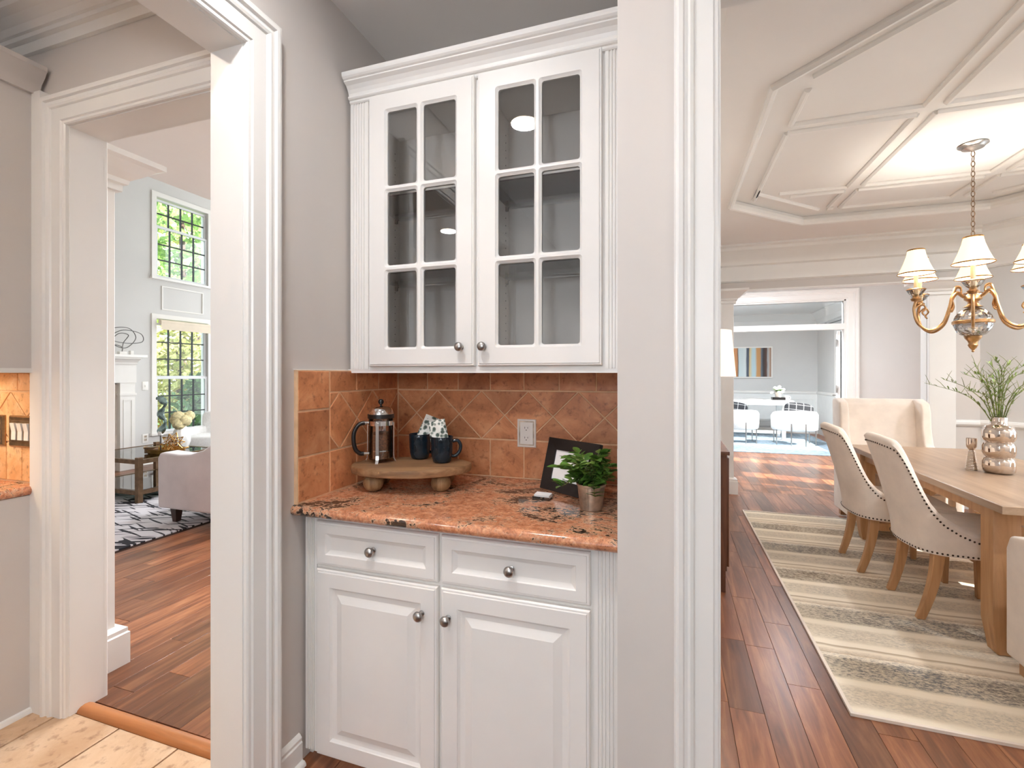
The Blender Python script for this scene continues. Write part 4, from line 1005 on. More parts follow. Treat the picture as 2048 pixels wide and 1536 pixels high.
# potted plant
px_, py_ = -.25, 1.59
pl = thing('potted_plant', 'leafy green plant in a small zinc pot in front of the black frame', 'plant', (px_, py_, CT))
bm = B(); lathe(bm, [(0, .001), (.036, .001), (.037, .004), (.0455, .078), (.0485, .080), (.0490, .086), (.047, .087), (.044, .078), (.036, .006), (0, .005)], 28); obj('pot', bm, MT['zinc'], pl, smooth=True)
bm = B(); a_ = -PI/2-.15; tube(bm, [(.0375*math.cos(a_), .0375*math.sin(a_), .004), (.046*math.cos(a_), .046*math.sin(a_), .077)], .0018, 6); obj('pot_seam', bm, MT['zinc'], pl)
bm = B(); lathe(bm, [(0, .076), (.043, .074)], 20); obj('soil', bm, MT['soil'], pl)
def leaf_mesh(L, w, m, fold=.25, nseg=6):
    bm = B(); rows_ = []
    for i in range(nseg+1):
        t = i/nseg; ww = w*math.sin(PI*min(1, t*.97+.03))**.75; z = -.18*L*t*t
        rows_.append([bm.verts.new((sx*ww, t*L, z+abs(sx)*ww*fold)) for sx in (-1, 0, 1)])
    for a, b in zip(rows_, rows_[1:]):
        for k in range(2): bm.faces.new((a[k], a[k+1], b[k+1], b[k]))
    return mesh_of('leaf', bm, m, smooth=True, angle=80)
LM = [leaf_mesh(.042, .0115, MT['leaf']), leaf_mesh(.034, .0100, MT['leafp']), leaf_mesh(.046, .0120, MT['leaf'])]
rnd = random.Random(11)
for k in range(19):
    th = 2*PI*k/19+rnd.uniform(-.2, .2); out = rnd.uniform(.065, .125); hz = rnd.uniform(.035, .10)
    if k % 4 == 3: hz = rnd.uniform(-.03, .02); out *= .85
    if math.cos(th) > .3: out = min(out, .085)
    pts = spline([(.012*math.cos(th), .012*math.sin(th), .07), (out*.4*math.cos(th), out*.4*math.sin(th), .085+max(hz, .03)*.7), (out*math.cos(th), out*math.sin(th), .085+hz)], 5)
    if k < 3: pts = spline([(0, 0, .07), (.008*math.cos(th), .008*math.sin(th), .13), (.03*math.cos(th), .03*math.sin(th), .185)], 5)
    bm = B(); tube(bm, pts, .0013, 5); obj('stem', bm, MT['stem'], pl)
    for i in range(2, len(pts)):
        for s in ((-1, 1) if i < len(pts)-1 else (-1, 0, 1)):
            o = link('leaf', LM[rnd.randrange(3)], pl, pts[i]); d = (pts[i]-pts[i-1]).normalized()
            yaw = math.atan2(d.y, d.x)-PI/2+s*rnd.uniform(.6, 1.1)
            o.rotation_euler = (rnd.uniform(-.1, .7), rnd.uniform(-.5, .5), yaw); q = rnd.uniform(.8, 1.15); o.scale = (q, q, q)
# business cards
ch = thing('card_holder', 'clear acrylic holder with a stack of white cards beside the frame', 'card holder', (-.435, 1.662, CT), -.12)
bm = B(); prism(bm, [(-.022, 0), (.02, 0), (.02, .016), (.016, .016), (.014, .004), (-.016, .004), (-.020, .012), (-.022, .012)], lambda a, b, h: (h, a, b), -.032, .032); obj('holder', bm, MT['acrylic'], ch)
bm = B(); prism(bm, [(-.012, .005), (.018, .009), (.016, .021), (-.016, .017)], lambda a, b, h: (h, a, b), -.029, .029); obj('cards', bm, MT['paper'], ch)
# ------------------------------------------------------------------ kitchen corner beside the living room doorway
KX = -2.445
kc = thing('kitchen_cabinet', 'tall warm grey kitchen wall cabinet with crown above the honey tiles', 'cabinet', (-2.75, 0.1, 1.37), world=True)
obox('body', (-3.05, KX, -1.2, 1.232, 1.385, 2.50), MT['wall'], kc)
obox('light_rail', (-3.05, KX+.004, -1.2, 1.234, 1.370, 1.388), MT['trim'], kc)
bm = B(); sweep(bm, [(KX, 1.225), (KX, -1.2)], [(0, 2.495), (.014, 2.495), (.018, 2.51), (.03, 2.535), (.052, 2.56), (.06, 2.575), (.066, 2.58), (.066, 2.598), (0, 2.598)]); obj('crown', bm, MT['wall'], kc, smooth=True, angle=25)
obox('top_board', (-3.05, KX, -1.2, 1.232, 2.50, 2.52), MT['wall'], kc)
ul = obox('under_cabinet_lamp', (-2.85, -2.65, 0.6, 1.1, 1.362, 1.3695), emis('lamp_strip', (255, 226, 180), 6.0), kc)  # strip lamp added to brighten the honey tiles
ul_d = bpy.data.lights.new('under_cabinet_light', 'AREA'); ul_d.shape = 'RECTANGLE'; ul_d.size = .2; ul_d.size_y = .5; ul_d.energy = 1.5; ul_d.color = (1, .88, .7)
ul_o = bpy.data.objects.new('under_cabinet_light', ul_d); col.objects.link(ul_o); ul_o.parent = kc; ul_o.location = (0, .75, -.012)
kb = thing('kitchen_base_cabinet', 'plain warm grey kitchen base panel under the granite ledge', 'cabinet', (-2.75, 0.1, 0), world=True)
obox('body', (-3.05, KX-.01, -1.2, 1.2395, 0.0, .876), MT['wall'], kb)
bm = B(); sweep(bm, [(KX-.01, 1.212), (KX-.01, -1.2)], [(0, 0), (.016, 0), (.015, .01), (.01, .018), (0, .02)]); obj('shoe_moulding', bm, MT['trim'], kb, smooth=True)
bm = B(); prism(bm, [(-3.05, .876), (-3.05, .914), (-2.46, .914), (-2.448, .910), (-2.442, .90), (-2.442, .89), (-2.448, .88), (-2.46, .876)], lambda a, b, h: (a, h, b), -1.2, 1.2395)
solo('granite_ledge', bm, MT['granite'], 'dark flecked granite ledge below the honey tiles and bronze switches', 'countertop', smooth=True, angle=50)
bm = B(); box(bm, KX-.01, -2.391, 1.206, 1.24, 0, 2.50); trim(21, bm, 'white filler strip between kitchen cabinet and doorway casing')
fk = lambda s, z, h: (s, 1.24-h, z)
obox('grout_bed', (-3.0, -2.446, 1.233, 1.24, .914, 1.372), MT['grout'], wk)
row(wk, [-2.88, -2.74, -2.584, -2.446], 1.293, 1.370, fk, 0, .011, MT['honey'])
row(wk, [-2.95, -2.80, -2.66, -2.555, -2.446], .918, 1.077, fk, 0, .011, MT['honey'])
diamond_band(wk, -2.95, -2.446, 1.079, 1.291, -2.63, 0.2165, fk, 0, .011, MT['honey'])
def switch_bank(x0, x1, z0, z1, n, label):
    t = thing('switch_bank', label, 'switch', ((x0+x1)/2, 1.229, z0), world=True, group='bronze switch plates')
    y = 1.2288
    bm = B(); loops_panel(bm, x0, x1, z0, z1, y, [(0, 0), (0, .004), (.006, .010), (.018, .008), (.022, .009), (.03, .009)]); obj('cover_plate', bm, MT['brass'], t)
    w = .028; g = (x1-x0-n*w)/(n+1)*.7; s0 = (x0+x1)/2-(n*w+(n-1)*g)/2
    for i in range(n):
        a = s0+i*(w+g); bm = B(); prism(bm, [(z0+.03, .009), (z1-.03, .009), (z1-.03, .018), ((z0+z1)/2, .012), (z0+.03, .013)], lambda p, q, h: (h, y-q, p), a, a+w); obj('rocker', bm, MT['plastic'], t)
switch_bank(-2.625, -2.462, 1.062, 1.192, 3, 'bronze plate with three white rocker switches beside the doorway casing')
switch_bank(-2.835, -2.660, 1.062, 1.192, 2, 'bronze plate with two white rocker switches farther along the honey tiles')

# ------------------------------------------------------------------ living room
bm = B(); box(bm, -6.85, -4.05, 1.9, 5.9, 0.0, .010)
solo('streaked_rug', bm, MT['rugl'], 'pale living room rug with black brush streaks under the coffee table', 'rug')
# fireplace
fp = thing('fireplace', 'white mantel fireplace with stone surround on the tall grey wall', 'fireplace', (-7.4, 4.0, 0), world=True)
Yc = 3.98
obox('surround', (-7.5, -7.40, Yc-.64, Yc+.64, 0, 1.22), MT['tilegrey'], fp)
obox('firebox', (-7.41, -7.392, Yc-.44, Yc+.44, 0.02, .82), MT['slot'], fp)
for s in (-1, 1):
    a, b = sorted((Yc+s*.62, Yc+s*.82))
    bm = B(); box(bm, -7.5, -7.34, a, b, 0, 1.24); pil = obj('pilaster', bm, MT['trim'], fp)
    obox('plinth', (-7.5, -7.32, a-.015, b+.015, 0, .22), MT['trim'], pil)
    obox('band', (-7.5, -7.325, a-.012, b+.012, 1.06, 1.09), MT['trim'], pil)
    bm = B(); sweep(bm, [(a+.04, .28), (b-.04, .28), (b-.04, 1.0), (a+.04, 1.0)], [(0, 0), (.012, 0), (.012, .008), (0, .008)], True)
    for v in bm.verts: v.co = Vector((-7.34+v.co.z, v.co.x, v.co.y))
    obj('panel_moulding', bm, MT['trim'], pil)
obox('frieze', (-7.5, -7.33, Yc-.83, Yc+.83, 1.24, 1.50), MT['trim'], fp)
bm = B(); sweep(bm, [(-7.33, Yc+.83), (-7.33, Yc-.83)], [(-.1, 1.50), (.02, 1.50), (.03, 1.53), (.06, 1.56), (.10, 1.58), (.10, 1.60), (-.1, 1.60)]); obj('bed_moulding', bm, MT['trim'], fp)
obox('mantel_shelf', (-7.5, -7.20, Yc-.90, Yc+.90, 1.60, 1.64), MT['trim'], fp, bevel=.006)
# wire sculpture
ws = thing('wire_sculpture', 'dark looping wire sculpture standing on the white mantel', 'sculpture', (-7.33, 4.62, 1.64)); ws.scale = (.82, .82, .82)
bm = B(); box(bm, -.035, .035, -.06, .06, 0, .05); obj('base', bm, MT['trim'], ws, bevel=.004)
bm = B(); box(bm, -.03, .03, .12, .17, 0, .07); obj('side_block', bm, MT['trim'], ws, bevel=.004)
pts = spline([(0, 0, .05), (0, -.02, .14), (0, -.30, .22), (.02, -.2, .42), (.03, .08, .46), (.0, .22, .30), (-.02, .08, .12), (0, -.12, .16), (.02, -.18, .30), (.03, 0, .42), (.03, .28, .38), (0, .33, .24), (-.02, .1, .20), (0, -.14, .24), (.01, -.05, .36), (.0, .1, .34), (0, .02, .2), (0, 0, .05)], 7)
bm = B(); tube(bm, pts, .007, 6); obj('wire_loops', bm, MT['steel'], ws, smooth=True)
# plates on the living wall
t = thing('wall_switch', 'white light switch between mantel and window casing', 'switch', (-7.5, 5.03, 1.15), world=True)
obox('cover_plate', (-7.5, -7.492, 5.00, 5.085, 1.12, 1.25), MT['plastic'], t, bevel=.002); obox('toggle', (-7.492, -7.484, 5.035, 5.05, 1.17, 1.20), MT['plastic'], t)
t = thing('low_outlet', 'white outlet low on the wall beside the window casing', 'outlet', (-7.5, 5.03, .33), world=True)
obox('cover_plate', (-7.5, -7.492, 5.0, 5.085, .33, .46), MT['plastic'], t, bevel=.002)
for z in (.36, .41): obox('receptacle', (-7.492, -7.489, 5.025, 5.06, z, z+.03), MT['zinc'], t)
# coffee table
ct = thing('coffee_table', 'glass topped coffee table with bronze frame and lower glass shelf', 'table', (-5.82, 4.0, .01), world=True)
TX_, TXa, TYa, TYb = -6.35, -5.28, 3.48, 4.42
for x in (TX_, TXa-.05):
    for y in (TYa, TYb-.05): obox('leg', (x, x+.05, y, y+.05, .01, .485), MT['bronze'], ct)
for nm, z in (('top_rail', .415), ('shelf_rail', .09)):
    for b in ((TX_+.05, TXa-.05, TYa+.008, TYa+.042), (TX_+.05, TXa-.05, TYb-.042, TYb-.008), (TX_+.008, TX_+.042, TYa+.05, TYb-.05), (TXa-.042, TXa-.008, TYa+.05, TYb-.05)): obox(nm, (*b, z, z+.045), MT['bronze'], ct)
obox('glass_top', (TX_+.045, TXa-.045, TYa+.045, TYb-.045, .448, .456), MT['tableglass'], ct)
obox('glass_shelf', (TX_+.045, TXa-.045, TYa+.045, TYb-.045, .122, .130), MT['tableglass'], ct)
ZT = .4565
tr = thing('brass_tray', 'oval brass tray with raised rim on the glass coffee table', 'tray', (-5.53, 3.95, ZT), YAW)
bm = B(); n = 36
rg = [[bm.verts.new((.215*s*math.cos(2*PI*i/n), .15*s*math.sin(2*PI*i/n), z)) for i in range(n)] for s, z in ((.86, 0), (.96, .02), (1.0, .05), (.975, .05), (.93, .022), (.85, .006))]
for a, b in zip(rg, rg[1:]):
    for i in range(n): bm.faces.new((a[i], a[(i+1) % n], b[(i+1) % n], b[i]))
bm.faces.new(rg[0]); bm.faces.new(rg[-1]); obj('dish', bm, MT['gold'], tr, smooth=True)
for s in (-1, 1):
    bm = B(); tube(bm, spline([(s*.195, -.05, .045), (s*.235, -.03, .06), (s*.24, .03, .06), (s*.195, .05, .045)], 4), .007, 6); obj('handle', bm, MT['gold'], tr, smooth=True)
def on_tray(x, y): c, s = math.cos(YAW), math.sin(YAW); return (-5.53+x*c-y*s, 3.95+x*s+y*c, ZT+.006)
sp_ = thing('glass_sculpture', 'twisted iridescent glass sculpture on a thin post in the brass tray', 'sculpture', on_tray(-.085, .03), YAW)
bm = B(); lathe(bm, [(0, 0), (.05, 0), (.05, .012), (0, .014)], 20); obj('base', bm, MT['bronze'], sp_, smooth=True)
bm = B(); lathe(bm, [(.008, .012), (.008, .20)], 10); obj('post', bm, MT['steel'], sp_)
obox('block', (-.02, .02, -.02, .02, .19, .24), MT['ceramic'], sp_, bevel=.004)
pts = spline([(-.02, 0, .22), (.03, 0, .28), (.055, 0, .36), (.0, 0, .43), (.03, 0, .50), (.05, 0, .56), (.0, 0, .61), (-.05, 0, .62)], 6)
bm = B(); tube(bm, pts, [.030+.014*math.sin(i*.42) for i in range(len(pts))], 10, flat=(1, .5)); obj('twisted_form', bm, plain('iridescent_glass', (120, 140, 138), 0.12, 0.8, vary=0.5, vs=14), sp_, smooth=True)
st = thing('star_ornament', 'open brass wire star ornament resting in the brass tray', 'ornament', on_tray(.085, -.01), .4)
rnd = random.Random(4); bm = B(); C0 = Vector((0, 0, .105))
ph = (1+5**.5)/2
ico = [Vector(v).normalized() for v in [(0, 1, ph), (0, -1, ph), (0, 1, -ph), (0, -1, -ph), (1, ph, 0), (-1, ph, 0), (1, -ph, 0), (-1, -ph, 0), (ph, 0, 1), (ph, 0, -1), (-ph, 0, 1), (-ph, 0, -1)]]
for v in ico:
    tip = C0+v*.135
    if tip.z < .006: tip.z = .006
    u = v.orthogonal().normalized(); w = v.cross(u)
    for k in range(5):
        a = 2*PI*k/5; q = C0+v*.05+(u*math.cos(a)+w*math.sin(a))*.045; q2 = C0+v*.05+(u*math.cos(a+2*PI/5)+w*math.sin(a+2*PI/5))*.045
        q.z = max(q.z, .005); q2.z = max(q2.z, .005)
        tube(bm, [q, tip], .0035, 4); tube(bm, [q, q2], .003, 4)
obj('wire_star', bm, MT['gold'], st)
cb_ = thing('brass_box', 'small square bronze box on the rim end of the brass tray', 'box', on_tray(-.125, -.06), .3)
obox('box_body', (-.05, .05, -.04, .04, 0, .055), MT['bronze'], cb_, bevel=.003); obox('box_lid', (-.053, .053, -.043, .043, .056, .07), MT['bronze'], cb_, bevel=.003)
vs_ = thing('flower_vase', 'ribbed white vase of pale round blooms on the coffee table', 'vase', (-5.72, 4.27, ZT))
bm = B(); n = 40; prof = [(.04, 0), (.075, .01), (.10, .08), (.10, .13), (.08, .20), (.055, .26), (.05, .275), (.045, .275), (.045, .2)]
rg = [[bm.verts.new((r_*(1+.04*math.cos(10*2*PI*i/n)*(r_ > .05))*math.cos(2*PI*i/n), r_*(1+.04*math.cos(10*2*PI*i/n)*(r_ > .05))*math.sin(2*PI*i/n), z)) for i in range(n)] for r_, z in prof]
for a, b in zip(rg, rg[1:]):
    for i in range(n): bm.faces.new((a[i], a[(i+1) % n], b[(i+1) % n], b[i]))
bm.faces.new(rg[0]); obj('vase_body', bm, MT['ceramic'], vs_, smooth=True)
for x, y, z, r_ in ((-.07, 0, .35, .075), (.0, -.03, .37, .08), (.07, .0, .34, .07), (.03, -.05, .30, .07), (-.02, .06, .36, .07), (.06, .06, .39, .06)):
    bm = B(); sphere(bm, (x, y, z), r_, 16, 12)
    for v in bm.verts:
        d = v.co-Vector((x, y, z)); v.co = Vector((x, y, z))+d*(1+.16*noise.noise(v.co*60))
    f = obj('bloom', bm, MT['petal'], vs_, smooth=True)
# sofa
so = thing('sofa', 'pale velvet sofa with scooped arm and dark tapered feet on the streaked rug', 'sofa', (-3.95, 4.15, .01), world=True)
SX0, SX1, SY0, SY1 = -4.42, -3.45, 3.08, 5.25
armp = [(SX0, .15), (SX0-.005, .60), (SX0+.02, .645), (SX0+.06, .655), (SX0+.25, .645), (SX0+.40, .655), (SX0+.55, .70), (SX0+.72, .79), (SX0+.86, .84), (SX1, .85), (SX1+.02, .80), (SX1, .15)]
for y0, y1 in ((SY0, SY0+.16), (SY1-.16, SY1)):
    bm = B(); prism(bm, armp, lambda a, b, h: (a, h, b), y0, y1); obj('arm', bm, MT['lilac'], so, bevel=.022, segs=3)
obox('back', (SX1-.22, SX1+.01, SY0+.14, SY1-.14, .15, .85), MT['lilac'], so, bevel=.04, segs=3)
obox('seat_base', (SX0+.02, SX1-.2, SY0+.14, SY1-.14, .15, .33), MT['lilac'], so, bevel=.02)
for y in (SY0+.165, SY0+1.09):
    bm = B(); blob(bm, (SX0+.40, y+.455, .41), .39, .455, .085, .3); obj('seat_cushion', bm, MT['lilac'], so, smooth=True, angle=80)
for x in (SX0+.07, SX1-.13):
    for y in (SY0+.06, SY1-.12):
        bm = B(); z0 = .0105 if x < -4.05 else 0.0; prism(bm, [(0, 0), (1, 0), (1, 1), (0, 1)], lambda a, b, h: (x+(a*.075 if h > .1 else .015+a*.045), y+(b*.075 if h > .1 else .015+b*.045), h if h > .1 else z0), 0, .155); obj('foot', bm, MT['darkleg'], so)
# accent chair by the window
ac = thing('accent_chair', 'white upholstered chair with plump back beside the lower window', 'chair', (-6.45, 5.35, .01), math.radians(200))
bm = B(); blob(bm, (0, 0, .36), .36, .36, .11, .3); obj('seat', bm, MT['boucle'], ac, smooth=True, angle=80)
bm = B(); blob(bm, (0, -.31, .55), .36, .11, .24, .35); obj('backrest', bm, MT['boucle'], ac, smooth=True, angle=80)
for s in (-1, 1):
    bm = B(); blob(bm, (s*.34, 0, .44), .07, .34, .12, .35); obj('arm', bm, MT['boucle'], ac, smooth=True, angle=80)
    for y in (-.28, .28):
        bm = B(); lathe(bm, [(.014, 0), (.022, .28)], 10, (s*.28, y, 0)); obj('leg', bm, MT['darkleg'], ac)

# ------------------------------------------------------------------ garden beyond the living room windows
bm = B(); box(bm, -40, -7.7, -12, 40, -.45, -.35); struct('ground', bm, MT['grass'], 'green lawn outside the living room', 'lawn')
bm = B(); box(bm, -15.2, -9.6, 7.0, 10.0, -.35, -.33); struct('path_garden', bm, MT['brick'], 'brick garden path beyond the lower window', 'path')
def leafball(bm, c, rad, n, size, rnd, flat=1.0):
    for _ in range(n):
        v = Vector((rnd.gauss(0, 1), rnd.gauss(0, 1), rnd.gauss(0, 1))).normalized()*rad*rnd.uniform(.55, 1.0); v.z *= flat
        p_ = Vector(c)+v; u = Vector((rnd.gauss(0, 1), rnd.gauss(0, 1), rnd.gauss(0, 1))).normalized(); w = u.orthogonal().normalized()
        s = size*rnd.uniform(.6, 1.3)
        q = [p_-u*s, p_+w*s*.5, p_+u*s, p_-w*s*.5]
        bm.faces.new([bm.verts.new(k) for k in q])
def tree(name, label, x, y, h, rad, m, n, seed, cat='tree', size=.16, low=.35):
    rnd = random.Random(seed); t = thing(name, label, cat, (x, y, -.35))
    bm = B(); tube(bm, [(0, 0, 0), (.05, .03, h*.4), (0, 0, h*.8)], [.16, .11, .05], 8); obj('trunk', bm, MT['bark'], t)
    bm = B(); k = 9
    for i in range(k):
        z = h*(low+(1-low)*(i+.5)/k); r_ = rad*math.sin(PI*(.18+.75*(i+.5)/k))
        a = i*2.4; leafball(bm, (r_*.35*math.cos(a), r_*.35*math.sin(a), z), r_, n//k, size, rnd, .8)
    o = obj('foliage', bm, m, t); o['kind'] = 'stuff'
    return t
tree('maple_tree', 'pale green sunlit tree filling the upper window', -14.6, 10.9, 9.9, 2.4, MT['tree1'], 3600, 1)
tree('birch_tree', 'yellow green tree at the back of the garden', -21.5, 16.8, 12.0, 3.2, MT['tree2'], 3000, 2, low=.12)
tree('camellia_bush', 'dark glossy bush under the lower window', -9.6, 7.75, 1.7, .62, MT['shrub'], 1500, 6, 'bush', .09, .15)
tree('hedge_bush', 'sunlit pale bush behind the dark camellia', -11.2, 8.3, 2.9, 1.0, MT['tree2'], 2000, 8, 'bush', .10, .1)
yu = thing('yucca', 'grey green spiky yucca outside the lower window', 'plant', (-8.55, 6.2, -.35)); rnd = random.Random(9)
for k in range(46):
    a = rnd.uniform(0, 2*PI); e = rnd.uniform(.2, 1.35); L = rnd.uniform(.6, 1.0); d = Vector((math.cos(a)*math.cos(e), math.sin(a)*math.cos(e), math.sin(e))); w = Vector((-math.sin(a), math.cos(a), 0))*.03
    bm = B(); p0 = Vector((0, 0, .35)); v = [bm.verts.new(q) for q in (p0-w*.6, p0+w*.6, p0+d*L*.5+w, p0+d*L-Vector((0, 0, .12*L)), p0+d*L*.5-w)]
    bm.faces.new(v); obj('leaf', bm, MT['yucca'], yu)
bm = B(); lathe(bm, [(.09, 0), (.07, .4)], 10); obj('stem', bm, MT['bark'], yu)
# ------------------------------------------------------------------ dining room
bm = B(); box(bm, .69, 3.13, 2.232, 5.22, 0.0, .010)
rg_ = solo('striped_rug', bm, MT['rugd'], 'cream and grey speckled stripe rug under the dining table', 'rug')
bm = B(); sweep(bm, [(.69, 2.232), (.69, 5.22), (3.13, 5.22), (3.13, 2.232)], [(-.008, .0), (.006, .0), (.006, .0115), (-.008, .0115)], True); obj('bound_edge', bm, MT['cream'], rg_)
RT = .0105
sb = thing('sideboard', 'dark walnut sideboard against the dining room wall under the drum lamp', 'sideboard', (.15, 4.0, 0), world=True)
obox('case', (-.02, .335, 3.22, 4.8, .14, .86), MT['walnut'], sb)
obox('top', (-.025, .35, 3.20, 4.82, .862, .885), MT['walnut'], sb, bevel=.003)
for y in (3.26, 4.0, 4.74): obox('leg', (.28, .33, y-.02, y+.02, 0, .14), MT['walnut'], sb); obox('leg', (-.01, .04, y-.02, y+.02, 0, .14), MT['walnut'], sb)
for i in range(3):
    d = obox('door', (.336, .35, 3.24+i*.52, 3.74+i*.52, .16, .84), MT['walnut'], sb, bevel=.003)
    bm = B(); tube(bm, [(.352, 3.70+i*.52, .44), (.365, 3.70+i*.52, .44), (.365, 3.70+i*.52, .58), (.352, 3.70+i*.52, .58)], .005, 6); obj('handle', bm, MT['bronze'], d)
tl = thing('table_lamp', 'table lamp with white drum shade on the walnut sideboard', 'lamp', (.195, 3.56, .886))
bm = B(); lathe(bm, [(0, 0), (.08, 0), (.085, .02), (.05, .03), (.075, .10), (.09, .18), (.06, .28), (.025, .34), (.02, .36), (0, .36)], 24); obj('lamp_base', bm, MT['ceramic'], tl, smooth=True)
bm = B(); lathe(bm, [(.008, .36), (.008, .62)], 8); obj('lamp_pole', bm, MT['brass'], tl)
bm = B(); lathe(bm, [(.232, .462), (.205, .775), (.203, .775), (.230, .462)], 36, cap=False); obj('drum_shade', bm, MT['drum'], tl, smooth=True)
bm = B(); sphere(bm, (0, 0, .60), .03, 12, 8); obj('bulb', bm, MT['bulb'], tl, smooth=True)
tl_d = bpy.data.lights.new('lamp_light', 'POINT'); tl_d.energy = 28; tl_d.shadow_soft_size = .035; tl_d.color = (1, .95, .88)
tl_o = bpy.data.objects.new('lamp_light', tl_d); col.objects.link(tl_o); tl_o.parent = tl; tl_o.location = (0, 0, .60)
# table
TBX0, TBX1, TBY0, TBY1 = 1.445, 2.36, 2.775, 4.80
dt = thing('dining_table', 'weathered oak trestle dining table set on the striped rug', 'table', (1.9, 3.79, RT), world=True)
bm = B(); e = .012
chip(bm, [(TBX0, TBY0), (TBX1, TBY0), (TBX1, TBY1), (TBX0, TBY1)], lambda a, b, h: (a, b, h), .722, .76, .004); bmesh.ops.contextual_create(bm, geom=[]) if False else None
v = [bm.verts.new(q) for q in ((TBX0, TBY0, .722), (TBX0, TBY1, .722), (TBX1, TBY1, .722), (TBX1, TBY0, .722))]; bm.faces.new(v)
obj('table_top', bm, MT['tabletop'], dt)
for y in (TBY0+.12, TBY1-.22):
    for x, s in ((TBX0+.03, 1), (TBX1-.13, -1)):
        bm = B(); w = .105
        prof = [(0, .72), (w, .72), (w, .16), (w-.01, .08), (w-.022, RT), (.022, RT), (.01, .08), (0, .16)]
        prism(bm, prof, lambda a, b, h: (x+a, y+(h if b > .1 else (.012+h*.78)), b), 0, w); obj('leg', bm, MT['oak'], dt, bevel=.004, segs=1)
    obox('top_rail', (TBX0+.13, TBX1-.13, y+.03, y+.08, .64, .722), MT['oak'], dt)
    for s in (0, 1):
        xa, xb = (TBX0+.12, TBX1-.12) if s == 0 else (TBX1-.12, TBX0+.12)
        bm = B(); d = Vector((xb-xa, 0, -.50)); q = Vector((0, 0, .04))
        vs = [(xa, .655), (xa, .575), (xb, .12), (xb, .20)]
        prism(bm, vs, lambda a, b, h: (a, y+.03+s*.026+h, b), 0, .025); obj('brace', bm, MT['oak'], dt)
    obox('foot_rail', (TBX0+.13, TBX1-.13, y+.03, y+.08, .09, .15), MT['oak'], dt)
obox('stretcher', ((TBX0+TBX1)/2-.03, (TBX0+TBX1)/2+.03, TBY0+.2, TBY1-.2, .14, .22), MT['oak'], dt)
obox('apron', (TBX0+.06, TBX0+.085, TBY0+.225, TBY1-.225, .655, .722), MT['oak'], dt)
obox('apron', (TBX1-.085, TBX1-.06, TBY0+.225, TBY1-.225, .655, .722), MT['oak'], dt)
# side chairs
def shell_pts():
    """U-shaped outer plan of the chair shell from one front corner round the back to the other"""
    c = [(-.265, .26), (-.265, .10), (-.262, -.06), (-.245, -.17), (-.19, -.235), (-.09, -.262), (0, -.268)]
    c += [(-x, y) for x, y in c[-2::-1]]
    return [Vector((p.x, p.y)) for p in spline([(x, y, 0) for x, y in c], 9)]
TOPZ = [(-.30, .985), (-.268, .985), (-.235, .965), (-.222, .94), (-.212, .885), (-.203, .80), (-.192, .71), (-.175, .635), (-.145, .575), (-.09, .53), (-.02, .497), (.26, .487)]
def shell_top(y):
    for (a, za), (b, zb) in zip(TOPZ, TOPZ[1:]):
        if y <= b: return za+(zb-za)*max(0, (y-a)/(b-a))
    return TOPZ[-1][1]
def chair_mesh():
    P = shell_pts(); n = len(P); m = 14
    def lean(z): return -max(0, z-.42)**1.25*.30
    rows_ = {'o': [], 'i': []}
    for i, p in enumerate(P):
        d = (P[min(i+1, n-1)]-P[max(i-1, 0)]).normalized(); nrm = Vector((-d.y, d.x))   # inward
        zt = shell_top(p.y); back = min(1, max(0, (.05-p.y)/.22))
        for key, off in (('o', 0.0), ('i', .055)):
            col_ = []
            for j in range(m+1):
                z = .375+(zt-.375)*j/m
                q = p+nrm*off
                flare = 1+.06*max(0, z-.5)*(1-back)
                y = q.y+lean(z)*(.35+.65*back)
                if key == 'o' and j == 0: q = q*0.985
                col_.append((q.x*flare, y, z+(-.006 if j == m else 0)))
            rows_[key].append(col_)
    return P, rows_, m
